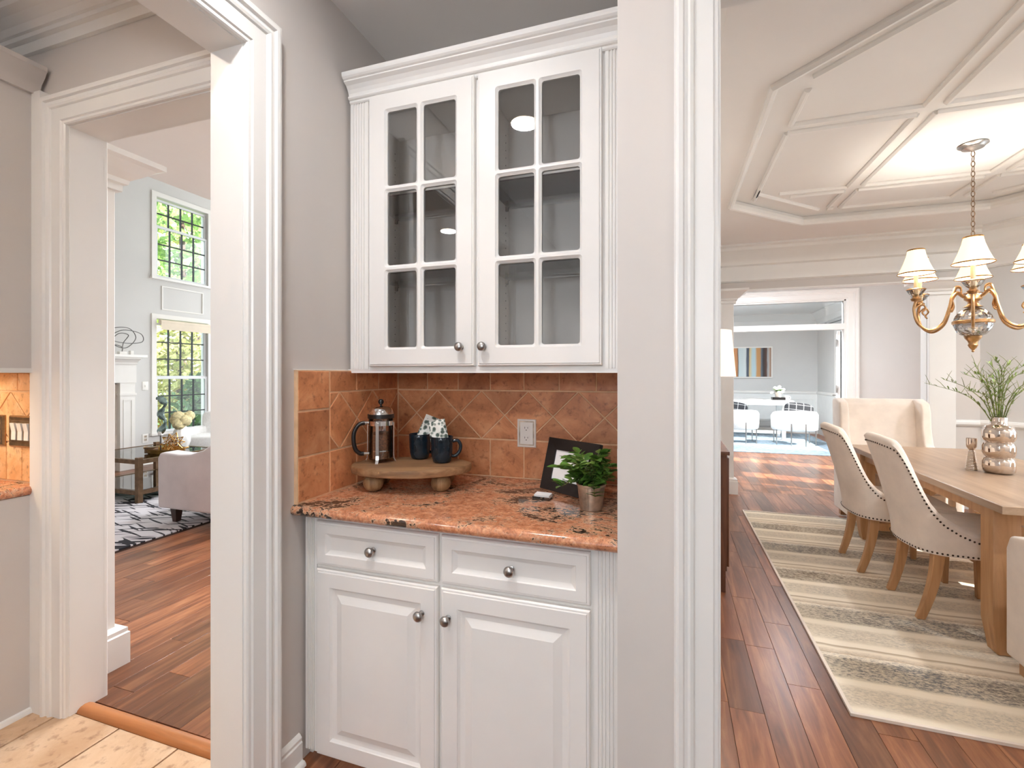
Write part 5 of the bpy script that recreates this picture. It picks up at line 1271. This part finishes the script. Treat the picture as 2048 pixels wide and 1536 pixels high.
def build_chair(label):
    t = thing('side_chair', label, 'chair', group='cream side chairs at the dining table')
    P, R, m = chair_mesh(); n = len(P); bm = B()
    vo = [[bm.verts.new(q) for q in c] for c in R['o']]; vi = [[bm.verts.new(q) for q in c] for c in R['i']]
    tp = []
    for i in range(n):   # rolled upper edge
        a, b = Vector(R['o'][i][m]), Vector(R['i'][i][m]); mid = (a+b)/2+Vector((0, 0, .022))
        tp.append([bm.verts.new((a*3+b)/4+Vector((0, 0, .017))), bm.verts.new(mid), bm.verts.new((a+b*3)/4+Vector((0, 0, .017)))])
    for i in range(n-1):
        for j in range(m):
            bm.faces.new((vo[i][j], vo[i+1][j], vo[i+1][j+1], vo[i][j+1])); bm.faces.new((vi[i][j], vi[i][j+1], vi[i+1][j+1], vi[i+1][j]))
        ch_ = [vo, None]
        s0 = [vo[i][m]]+tp[i]+[vi[i][m]]; s1 = [vo[i+1][m]]+tp[i+1]+[vi[i+1][m]]
        for k in range(4): bm.faces.new((s0[k], s1[k], s1[k+1], s0[k+1]))
        bm.faces.new((vo[i][0], vi[i][0], vi[i+1][0], vo[i+1][0]))
    for i in (0, n-1):
        for j in range(m): bm.faces.new((vo[i][j], vo[i][j+1], vi[i][j+1], vi[i][j]))
        bm.faces.new([vo[i][m]]+tp[i]+[vi[i][m]])
    obj('backrest_shell', bm, MT['cream'], t, smooth=True, angle=60)
    bm = B(); blob(bm, (0, .03, .445), .232, .255, .062, .35, 28, 10); obj('seat_cushion', bm, MT['cream'], t, smooth=True, angle=80)
    obox('seat_rail', (-.24, .24, -.19, .258, .375, .42), MT['cream'], t, bevel=.01)
    # nailheads: along the shell's upper edge and lower edge, on the outside
    bm = B()
    def nails(track, step=.021):
        acc = 0.0
        for a, b in zip(track, track[1:]):
            L = (b[0]-a[0]).length
            while acc < L:
                f = acc/L; p = a[0].lerp(b[0], f); nv = a[1].lerp(b[1], f).normalized()
                u = nv.orthogonal().normalized(); w = nv.cross(u); r_ = .0056
                ring = [bm.verts.new(p+(u*math.cos(k*PI/3)+w*math.sin(k*PI/3))*r_) for k in range(6)]; tpv = bm.verts.new(p+nv*.0035)
                for k in range(6): bm.faces.new((ring[k], ring[(k+1) % 6], tpv))
                acc += step
            acc -= L
    up_t, lo_t = [], []
    for i in range(n):
        d = (P[min(i+1, n-1)]-P[max(i-1, 0)]).normalized(); out = Vector((d.y, -d.x, 0))
        a, b = Vector(R['o'][i][m]), Vector(R['o'][i][m-1]); ed = a+(b-a).normalized()*.03
        up_t.append((ed+out*.002, out)); q = Vector(R['o'][i][0])+Vector((0, 0, .012)); lo_t.append((q+out*.005, out))
    nails(up_t); nails(lo_t)
    o = obj('nailhead_trim', bm, MT['nail'], t); o['kind'] = 'stuff'
    for s in (-1, 1):
        bm = B(); prism(bm, [(-.024, -.024), (.024, -.024), (.024, .024), (-.024, .024)], lambda a, b, h: (s*.21+a*(1 if h > .1 else .62), .215+b*(1 if h > .1 else .62), h), 0, .39); obj('front_leg', bm, MT['oak'], t, bevel=.003, segs=1)
        pts = [(s*(.185+.012*k/6), -.165-.075*(1-k/6.0)**1.9 if k < 6 else -.165, .39*k/6) for k in range(7)]
        bm = B(); rgs = []
        for (x, y, z) in pts:
            w = .017+.006*z/.39; rgs.append([bm.verts.new((x+a*w, y+b*w*1.15, z)) for a, b in ((-1, -1), (1, -1), (1, 1), (-1, 1))])
        for a, b in zip(rgs, rgs[1:]):
            for k in range(4): bm.faces.new((a[k], a[(k+1) % 4], b[(k+1) % 4], b[k]))
        bm.faces.new(rgs[0]); bm.faces.new(rgs[-1]); obj('rear_leg', bm, MT['oak'], t, smooth=True, bevel=.003, segs=1)
    return t
c0 = build_chair('cream nailhead side chair tucked in at the dining table')
spots = [(1.555, 3.40, -PI/2, 'cream nailhead side chair on the sideboard side, at the pantry end of the table'),
         (1.475, 4.02, -PI/2, 'cream nailhead side chair on the sideboard side, beside the wing chair by the foyer'),
         (2.29, 3.40, PI/2, 'cream nailhead side chair on the window side, at the pantry end of the table'),
         (2.33, 4.02, PI/2, 'cream nailhead side chair on the window side, close to the angled wall')]
for i, (x, y, rz, lb) in enumerate(spots):
    o = c0 if i == 0 else copy_tree(c0)
    o.location = (x, y, RT); o.rotation_euler = (0, 0, rz); o['label'] = lb
# wing chairs at the table ends (local: front is +y)
def wing_chair(label, loc, rz):
    t = thing('wing_chair', label, 'chair', loc, rz, 'wing chairs at the table ends')
    W = .352
    bm = B(); pr2 = [(-.34, .10), (-.36, .55), (-.405, 1.10), (-.375, 1.122), (-.34, 1.117), (-.30, 1.07), (-.24, .50), (-.22, .10)]
    prism(bm, pr2, lambda a, b, h: (h, a, b), -W+.045, W-.045); obj('backrest', bm, MT['cream'], t, bevel=.018, segs=3)
    for s in (-1, 1):
        wp = [(-.35, .07), (-.365, .55), (-.41, 1.09), (-.385, 1.118), (-.30, 1.122), (-.20, 1.09), (-.17, 1.01), (-.16, .85), (-.12, .72), (-.02, .655), (.22, .635), (.31, .62), (.335, .56), (.335, .07)]
        x0, x1 = sorted((s*W, s*(W-.075)))
        bm = B(); prism(bm, wp, lambda a, b, h: (h, a, b), x0, x1); obj('wing_side', bm, MT['cream'], t, bevel=.018, segs=3)
    bm = B(); blob(bm, (0, .04, .44), W-.07, .285, .085, .3, 24, 10); obj('seat_cushion', bm, MT['cream'], t, smooth=True, angle=80)
    obox('seat_base', (-W+.05, W-.05, -.24, .325, .07, .37), MT['cream'], t, bevel=.01)
    for x in (-W+.06, W-.06):
        for y in (-.3, .28): obox('foot', (x-.025, x+.025, y-.025, y+.025, 0, .075), MT['oak'], t)
    return t
wing_chair('cream wing back chair at the table end near the foyer opening', (1.875, 5.06, RT), PI)
wing_chair('cream wing back chair at the table end near the pantry doorway', (1.815, 2.455, RT), 0)
# vase with branches
vx, vy = 1.905, 3.69; VZ = .7605
va = thing('mirrored_vase', 'triple bulge mirrored vase of green branches on the dining table', 'vase', (vx, vy, VZ), .2)
prof = [(0, .001), (.060, .001), (.072, .012), (.076, .035), (.076, .070), (.069, .092), (.060, .098), (.069, .104), (.076, .126), (.076, .163), (.069, .186), (.060, .192), (.069, .198), (.077, .220), (.077, .257), (.066, .284), (.046, .292), (.040, .296), (.040, .342), (.0375, .343), (.037, .297), (.035, .21), (0, .20)]
bm = B(); lathe(bm, prof, 40); obj('vase_body', bm, MT['mirror'], va, smooth=True, angle=60)
rnd = random.Random(21)
sprig = leaf_mesh(.030, .0035, MT['leafp'], .1, 4); sprigd = leaf_mesh(.026, .003, MT['stem'], .1, 4)
dirs = [(-1.0, .10, .62), (-.8, .2, .75), (-.55, -.1, .95), (-.30, .2, 1.0), (-.12, -.1, 1.1), (.05, .1, 1.05), (.2, -.15, 1.0), (.35, .2, 1.1), (.5, 0, .95), (.65, -.1, .8), (-.2, .35, .85), (.15, .4, .9), (-.4, -.3, .8), (.3, -.35, .8), (0, 0, .9), (-.7, -.25, .6), (.75, .2, .7)]
for (dx, dy, h_) in dirs:
    L = .34; rr_ = lambda s: rnd.uniform(-s, s)
    p0 = Vector((dx*.03, dy*.03, .30)); p1 = Vector((dx*.09+rr_(.01), dy*.09+rr_(.01), .30+.18*h_)); p2 = Vector((dx*.2+rr_(.02), dy*.2+rr_(.02), .30+.30*h_)); p3 = Vector((dx*.36+rr_(.03), dy*.36+rr_(.03), .30+.36*h_+rr_(.04)))
    pts = spline([p0, p1, p2, p3], 5)
    bm = B(); tube(bm, pts, [.0034-.0024*i/(len(pts)-1) for i in range(len(pts))], 5)
    for i in range(4, len(pts)-1, 2):
        a = rnd.uniform(0, 2*PI); q = pts[i]+Vector((math.cos(a)*.05, math.sin(a)*.05, .06)); tube(bm, [pts[i], (pts[i]+q)/2+Vector((0, 0, .005)), q], [.0018, .0014, .0008], 4)
    br = obj('branch', bm, MT['stem'], va)
    for i in range(2, len(pts)):
        for k in range(2):
            d = (pts[i]-pts[i-1]).normalized()
            o = link('leaf', rnd.choice([sprig, sprig, sprigd]), br, pts[i]-d*rnd.uniform(0, .02))
            o.rotation_euler = (rnd.uniform(.6, 1.3), 0, math.atan2(d.y, d.x)-PI/2+rnd.choice([-1, 1])*rnd.uniform(.2, 1.0)); s = rnd.uniform(.7, 1.2); o.scale = (s, s, s)
cx_, cy_ = UF(1943, 3.005)
ch2 = thing('candle_holder', 'small ribbed mirrored candle holder beside the branch vase', 'candle holder', (cx_, cy_, VZ))
prof = [(0, .001), (.031, .001)]
for i in range(12):
    r_ = .030-.014*i/11; z = .004+i*.0095; prof += [(r_, z), (r_+.002, z+.004), (r_-.001, z+.0085)]
prof += [(.012, .124), (.016, .13), (.025, .145), (.0275, .17), (.0275, .198), (.025, .198), (.023, .165), (0, .15)]
bm = B(); lathe(bm, prof, 28); obj('holder_body', bm, MT['mirror'], ch2, smooth=True, angle=45)
# chandelier
HX, HY = UF(1946, 3.09); HZ = 0
cl = thing('chandelier', 'six arm brass chandelier with crystal globe and cream shades over the dining table', 'chandelier', (HX, HY, TZ), math.radians(-18.4)+PI/2+2*YAW)
bm = B(); lathe(bm, [(0, 0), (.075, 0), (.078, -.008), (.06, -.018), (.056, -.028), (.03, -.036), (.012, -.044), (0, -.048)], 32); obj('canopy', bm, MT['nickel'], cl, smooth=True)
z = -.045; i = 0
while z > -.86:
    bm = B(); pts = [Vector((.010*math.cos(2*PI*k/14), 0, .0185*math.sin(2*PI*k/14)+z-.0185)) for k in range(14)]
    if i % 2: pts = [Vector((0, p.x, p.z)) for p in pts]
    tube(bm, pts, .0026, 6, True); obj('chain_link', bm, MT['bronze'], cl, smooth=True); z -= .0325; i += 1
zh = 1.36-TZ+.51   # helper datum: local z of world 1.87
L_ = lambda w: w-TZ
bm = B(); lathe(bm, [(0, L_(2.0)), (.008, L_(2.0)), (.012, L_(1.97)), (.03, L_(1.94)), (.018, L_(1.92)), (.022, L_(1.89)), (.045, L_(1.87)), (.045, L_(1.85)), (.02, L_(1.83)), (.035, L_(1.81)), (.05, L_(1.80)), (.02, L_(1.795)), (0, L_(1.79))], 20); obj('hub', bm, MT['brass'], cl, smooth=True, angle=50)
bm = B(); sphere(bm, (0, 0, L_(1.70)), .098, 24, 14, sz=1.0)
for v in bm.verts:
    d = v.co-Vector((0, 0, L_(1.70))); th_ = math.atan2(d.y, d.x); v.co = Vector((0, 0, L_(1.70)))+d*(1+.02*math.cos(12*th_)*math.cos(d.z*90))
obj('crystal_globe', bm, MT['crystal'], cl)
bm = B(); lathe(bm, [(.096, L_(1.715)), (.104, L_(1.71)), (.104, L_(1.695)), (.096, L_(1.69))], 32, cap=False); obj('globe_band', bm, MT['brass'], cl, smooth=True)
bm = B(); lathe(bm, [(0, L_(1.612)), (.046, L_(1.612)), (.04, L_(1.595)), (.028, L_(1.58)), (.022, L_(1.565)), (.026, L_(1.552)), (.018, L_(1.535)), (.006, L_(1.52)), (.008, L_(1.512)), (0, L_(1.505))], 20); obj('finial', bm, MT['brass'], cl, smooth=True)
AR = .315; KR = AR/.40
for k in range(6):
    a = k*PI/3; c_, s_ = math.cos(a), math.sin(a)
    R3 = lambda q: Vector((c_*q[0]*KR, s_*q[0]*KR, L_(q[1])))
    pts = spline([(.035, 0, 1.86), (.07, 0, 1.875), (.11, 0, 1.90), (.145, 0, 1.87), (.165, 0, 1.80), (.21, 0, 1.70), (.30, 0, 1.655), (.385, 0, 1.70), (.415, 0, 1.79), (.40, 0, 1.855)], 6)
    bm = B(); tube(bm, [R3((p.x, p.z)) for p in pts], .0085, 8); ar = obj('arm', bm, MT['brass'], cl, smooth=True)
    sc1 = spline([(.145, 0, 1.87), (.12, 0, 1.935), (.085, 0, 1.93), (.085, 0, 1.895), (.11, 0, 1.90)], 5); sc2 = spline([(.15, 0, 1.86), (.135, 0, 1.82), (.15, 0, 1.785), (.165, 0, 1.795)], 5); sc3 = spline([(.41, 0, 1.80), (.36, 0, 1.83), (.33, 0, 1.80), (.355, 0, 1.775), (.34, 0, 1.755)], 5)
    for sc_ in (sc1, sc2, sc3):
        bm = B(); tube(bm, [R3((p.x, p.z)) for p in sc_], .0055, 6); obj('scroll', bm, MT['brass'], ar, smooth=True)
    cc = R3((AR, 0)); cc = (c_*AR, s_*AR, 0)
    bm = B(); lathe(bm, [(0, L_(1.845)), (.022, L_(1.85)), (.03, L_(1.865)), (.018, L_(1.875)), (.02, L_(1.885)), (0, L_(1.89))], 14, cc); obj('cup', bm, MT['brass'], ar, smooth=True)
    bm = B(); lathe(bm, [(.02, L_(1.885)), (.034, L_(1.895)), (.050, L_(1.920)), (.052, L_(1.926)), (.048, L_(1.926)), (.02, L_(1.892))], 18, cc, cap=False); obj('crystal_dish', bm, MT['crystal'], ar)
    bm = B(); lathe(bm, [(.051, L_(1.923)), (.055, L_(1.927)), (.051, L_(1.931)), (.047, L_(1.927))], 18, cc, cap=False); obj('dish_rim', bm, MT['brass'], ar)
    bm = B(); lathe(bm, [(.0115, L_(1.89)), (.0115, L_(2.02)), (0, L_(2.02))], 12, cc); obj('candle_sleeve', bm, MT['candle'], ar, smooth=True)
    bm = B(); sphere(bm, (cc[0], cc[1], L_(2.055)), .015, 10, 8, sz=1.6); obj('bulb', bm, MT['bulb'], ar, smooth=True)
    bm = B(); sh = [(.098, 2.035), (.088, 2.052), (.069, 2.10), (.053, 2.15), (.045, 2.19)]
    lathe(bm, [(r_, L_(z_)) for r_, z_ in sh]+[(r_-.002, L_(z_)) for r_, z_ in sh[::-1]], 24, cc, cap=False); sd = obj('lamp_shade', bm, MT['lampshade'], ar, smooth=True, angle=60)
    for r_, z_ in ((.099, 2.034), (.046, 2.19)):
        bm = B(); lathe(bm, [(r_, L_(z_-.004)), (r_+.003, L_(z_)), (r_, L_(z_+.004)), (r_-.003, L_(z_))], 24, cc, cap=False); obj('shade_trim', bm, MT['gold'], sd)
    ld = bpy.data.lights.new('candle_light', 'POINT'); ld.energy = 8.5; ld.color = (1, .93, .84); ld.shadow_soft_size = .03
    lo = bpy.data.objects.new('candle_light', ld); col.objects.link(lo); lo.parent = cl; lo.location = (cc[0], cc[1], L_(2.11))
cl.rotation_euler = (0, 0, math.radians(4.3))

# ------------------------------------------------------------------ office beyond the foyer
bm = B(); box(bm, .0, 2.95, 9.15, 12.3, 0, .010); solo('blue_rug', bm, MT['rugb'], 'blue grey rug on the sunny office floor', 'rug')
pa = thing('striped_painting', 'framed painting of earthy and blue vertical stripes on the office wall', 'painting', (1.75, 12.49, 1.3), world=True)
obox('frame_border', (1.34, 2.275, 12.465, 12.499, 1.27, 2.01), MT['trim'], pa); obox('canvas', (1.37, 2.245, 12.455, 12.465, 1.30, 1.98), MT['stripes'], pa)
dk = thing('desk', 'thick white office desk with slab top under the painting', 'desk', (1.5, 11.35, .01), world=True)
obox('desk_top', (.55, 2.40, 11.0, 11.75, .72, .82), MT['white'], dk, bevel=.005)
for x in (.65, 2.2):
    for y in (11.08, 11.62): obox('leg', (x, x+.07, y, y+.07, .0105, .72), MT['white'], dk)
obox('stretcher', (.70, 2.22, 11.33, 11.37, .10, .16), MT['white'], dk)
def barrel(label, x, y):
    t = thing('barrel_chair', label, 'chair', (x, y, .0105), group='white barrel chairs at the desk')
    bm = B(); n = 30; rgs = []
    for i in range(n+1):
        a = PI*1.12*(i/n)+PI-.06*PI; c_, s_ = math.cos(a), math.sin(a); h_ = .66-.10*abs(2*i/n-1)**3
        P2 = lambda r_, z: bm.verts.new((r_*1.12*c_, r_*.92*s_, z))
        rgs.append([P2(.33, .27), P2(.355, .30), P2(.36, h_-.04), P2(.34, h_), P2(.29, h_), P2(.27, h_-.04), P2(.27, .30), P2(.29, .27)])
    for a, b in zip(rgs, rgs[1:]):
        for k in range(8): bm.faces.new((a[k], a[(k+1) % 8], b[(k+1) % 8], b[k]))
    bm.faces.new(rgs[0]); bm.faces.new(rgs[-1]); obj('backrest', bm, MT['boucle'], t, smooth=True, angle=60)
    bm = B(); blob(bm, (0, .04, .38), .33, .30, .075, .4); obj('seat', bm, MT['boucle'], t, smooth=True, angle=80)
    for x_, y_ in ((-.33, -.15), (.33, -.15), (-.12, -.345), (.31, .22), (-.31, .22), (.12, -.345)):
        bm = B(); tube(bm, [(x_, y_, 0), (x_, y_, .42)], .011, 8); obj('leg', bm, MT['nickel'], t)
    return t
barrel('white barrel chair with a plaid pillow in front of the flowers', 2.28, 10.45)
barrel('white barrel chair drawn up to the middle of the desk', 1.27, 10.45)
def pillow(label, x, y, z, rz):
    bm = B(); blob(bm, (0, 0, 0), .25, .07, .15, .55, 24, 12); o = solo('plaid_pillow', bm, MT['plaid'], label, 'pillow', 'plaid pillows in the office chairs', smooth=True, angle=80); o.location = (x, y, z); o.rotation_euler = (-.25, .12, rz)
pillow('dark plaid pillow propped in the chair in front of the flowers', 2.33, 10.32, .665, .05)
pillow('dark plaid pillow propped in the chair at the middle of the desk', 1.2, 10.32, .665, -.05)
bk = solo('book', (lambda b: (box(b, -.12, .12, -.08, .08, 0, .055), b)[1])(B()), MT['black'], 'thick dark book under the flower pot on the white desk', 'book'); bk.location = (2.16, 11.25, .8205)
fp2 = thing('flower_pot', 'grey pot of white flowers on the dark book', 'plant', (2.16, 11.25, .877))
bm = B(); lathe(bm, [(0, 0), (.055, 0), (.062, .10), (.056, .10), (0, .09)], 20); obj('pot', bm, MT['tilegrey'], fp2, smooth=True)
rnd = random.Random(5)
for i in range(12):
    a = i*2.4; r_ = .02+.011*i; z = .17+.05*math.cos(i*1.7)-.004*i
    bm = B(); sphere(bm, (r_*math.cos(a), r_*math.sin(a), z), .038, 10, 6, sz=.75); obj('bloom', bm, MT['whitepetal'], fp2, smooth=True)
for i in range(8):
    a = i*.8; o = link('leaf', LM[0], fp2, (0, 0, .10)); o.scale = (3.2, 3.2, 3.2); o.rotation_euler = (.7, 0, a)
mg = thing('white_mug', 'small white mug beside the dark book on the desk', 'mug', (2.31, 11.22, .8205))
bm = B(); lathe(bm, [(0, 0), (.04, 0), (.042, .09), (.038, .09), (0, .01)], 18); obj('cup', bm, MT['ceramic'], mg, smooth=True)
bm = B(); tube(bm, spline([(.04, 0, .075), (.07, 0, .065), (.065, 0, .03), (.04, 0, .02)], 4), .006, 6); obj('handle', bm, MT['ceramic'], mg, smooth=True)
sk = thing('office_stool', 'grey stool with splayed legs behind the desk', 'stool', (1.55, 12.05, 0.0105))
obox('seat', (-.22, .22, -.16, .16, .46, .50), MT['steel'], sk, bevel=.01)
for x in (-1, 1):
    for y in (-1, 1): 
        bm = B(); tube(bm, [(x*.26, y*.18, .0), (x*.17, y*.12, .46)], .014, 8); obj('leg', bm, MT['zinc'], sk)
cr = thing('curtain_rod', 'thin grey curtain rod with round finial above the office window', 'curtain rod', (3.1, 10.2, 2.4), world=True)
bm = B(); tube(bm, [(3.10, 9.0, 2.40), (3.10, 11.5, 2.40)], .012, 8); obj('rod', bm, MT['steel'], cr)
bm = B(); sphere(bm, (3.10, 11.53, 2.40), .035, 12, 8); obj('finial', bm, MT['steel'], cr, smooth=True)
for y in (9.2, 11.35):
    bm = B(); tube(bm, [(3.10, y, 2.40), (3.2, y, 2.38)], .008, 6); obj('bracket', bm, MT['steel'], cr)
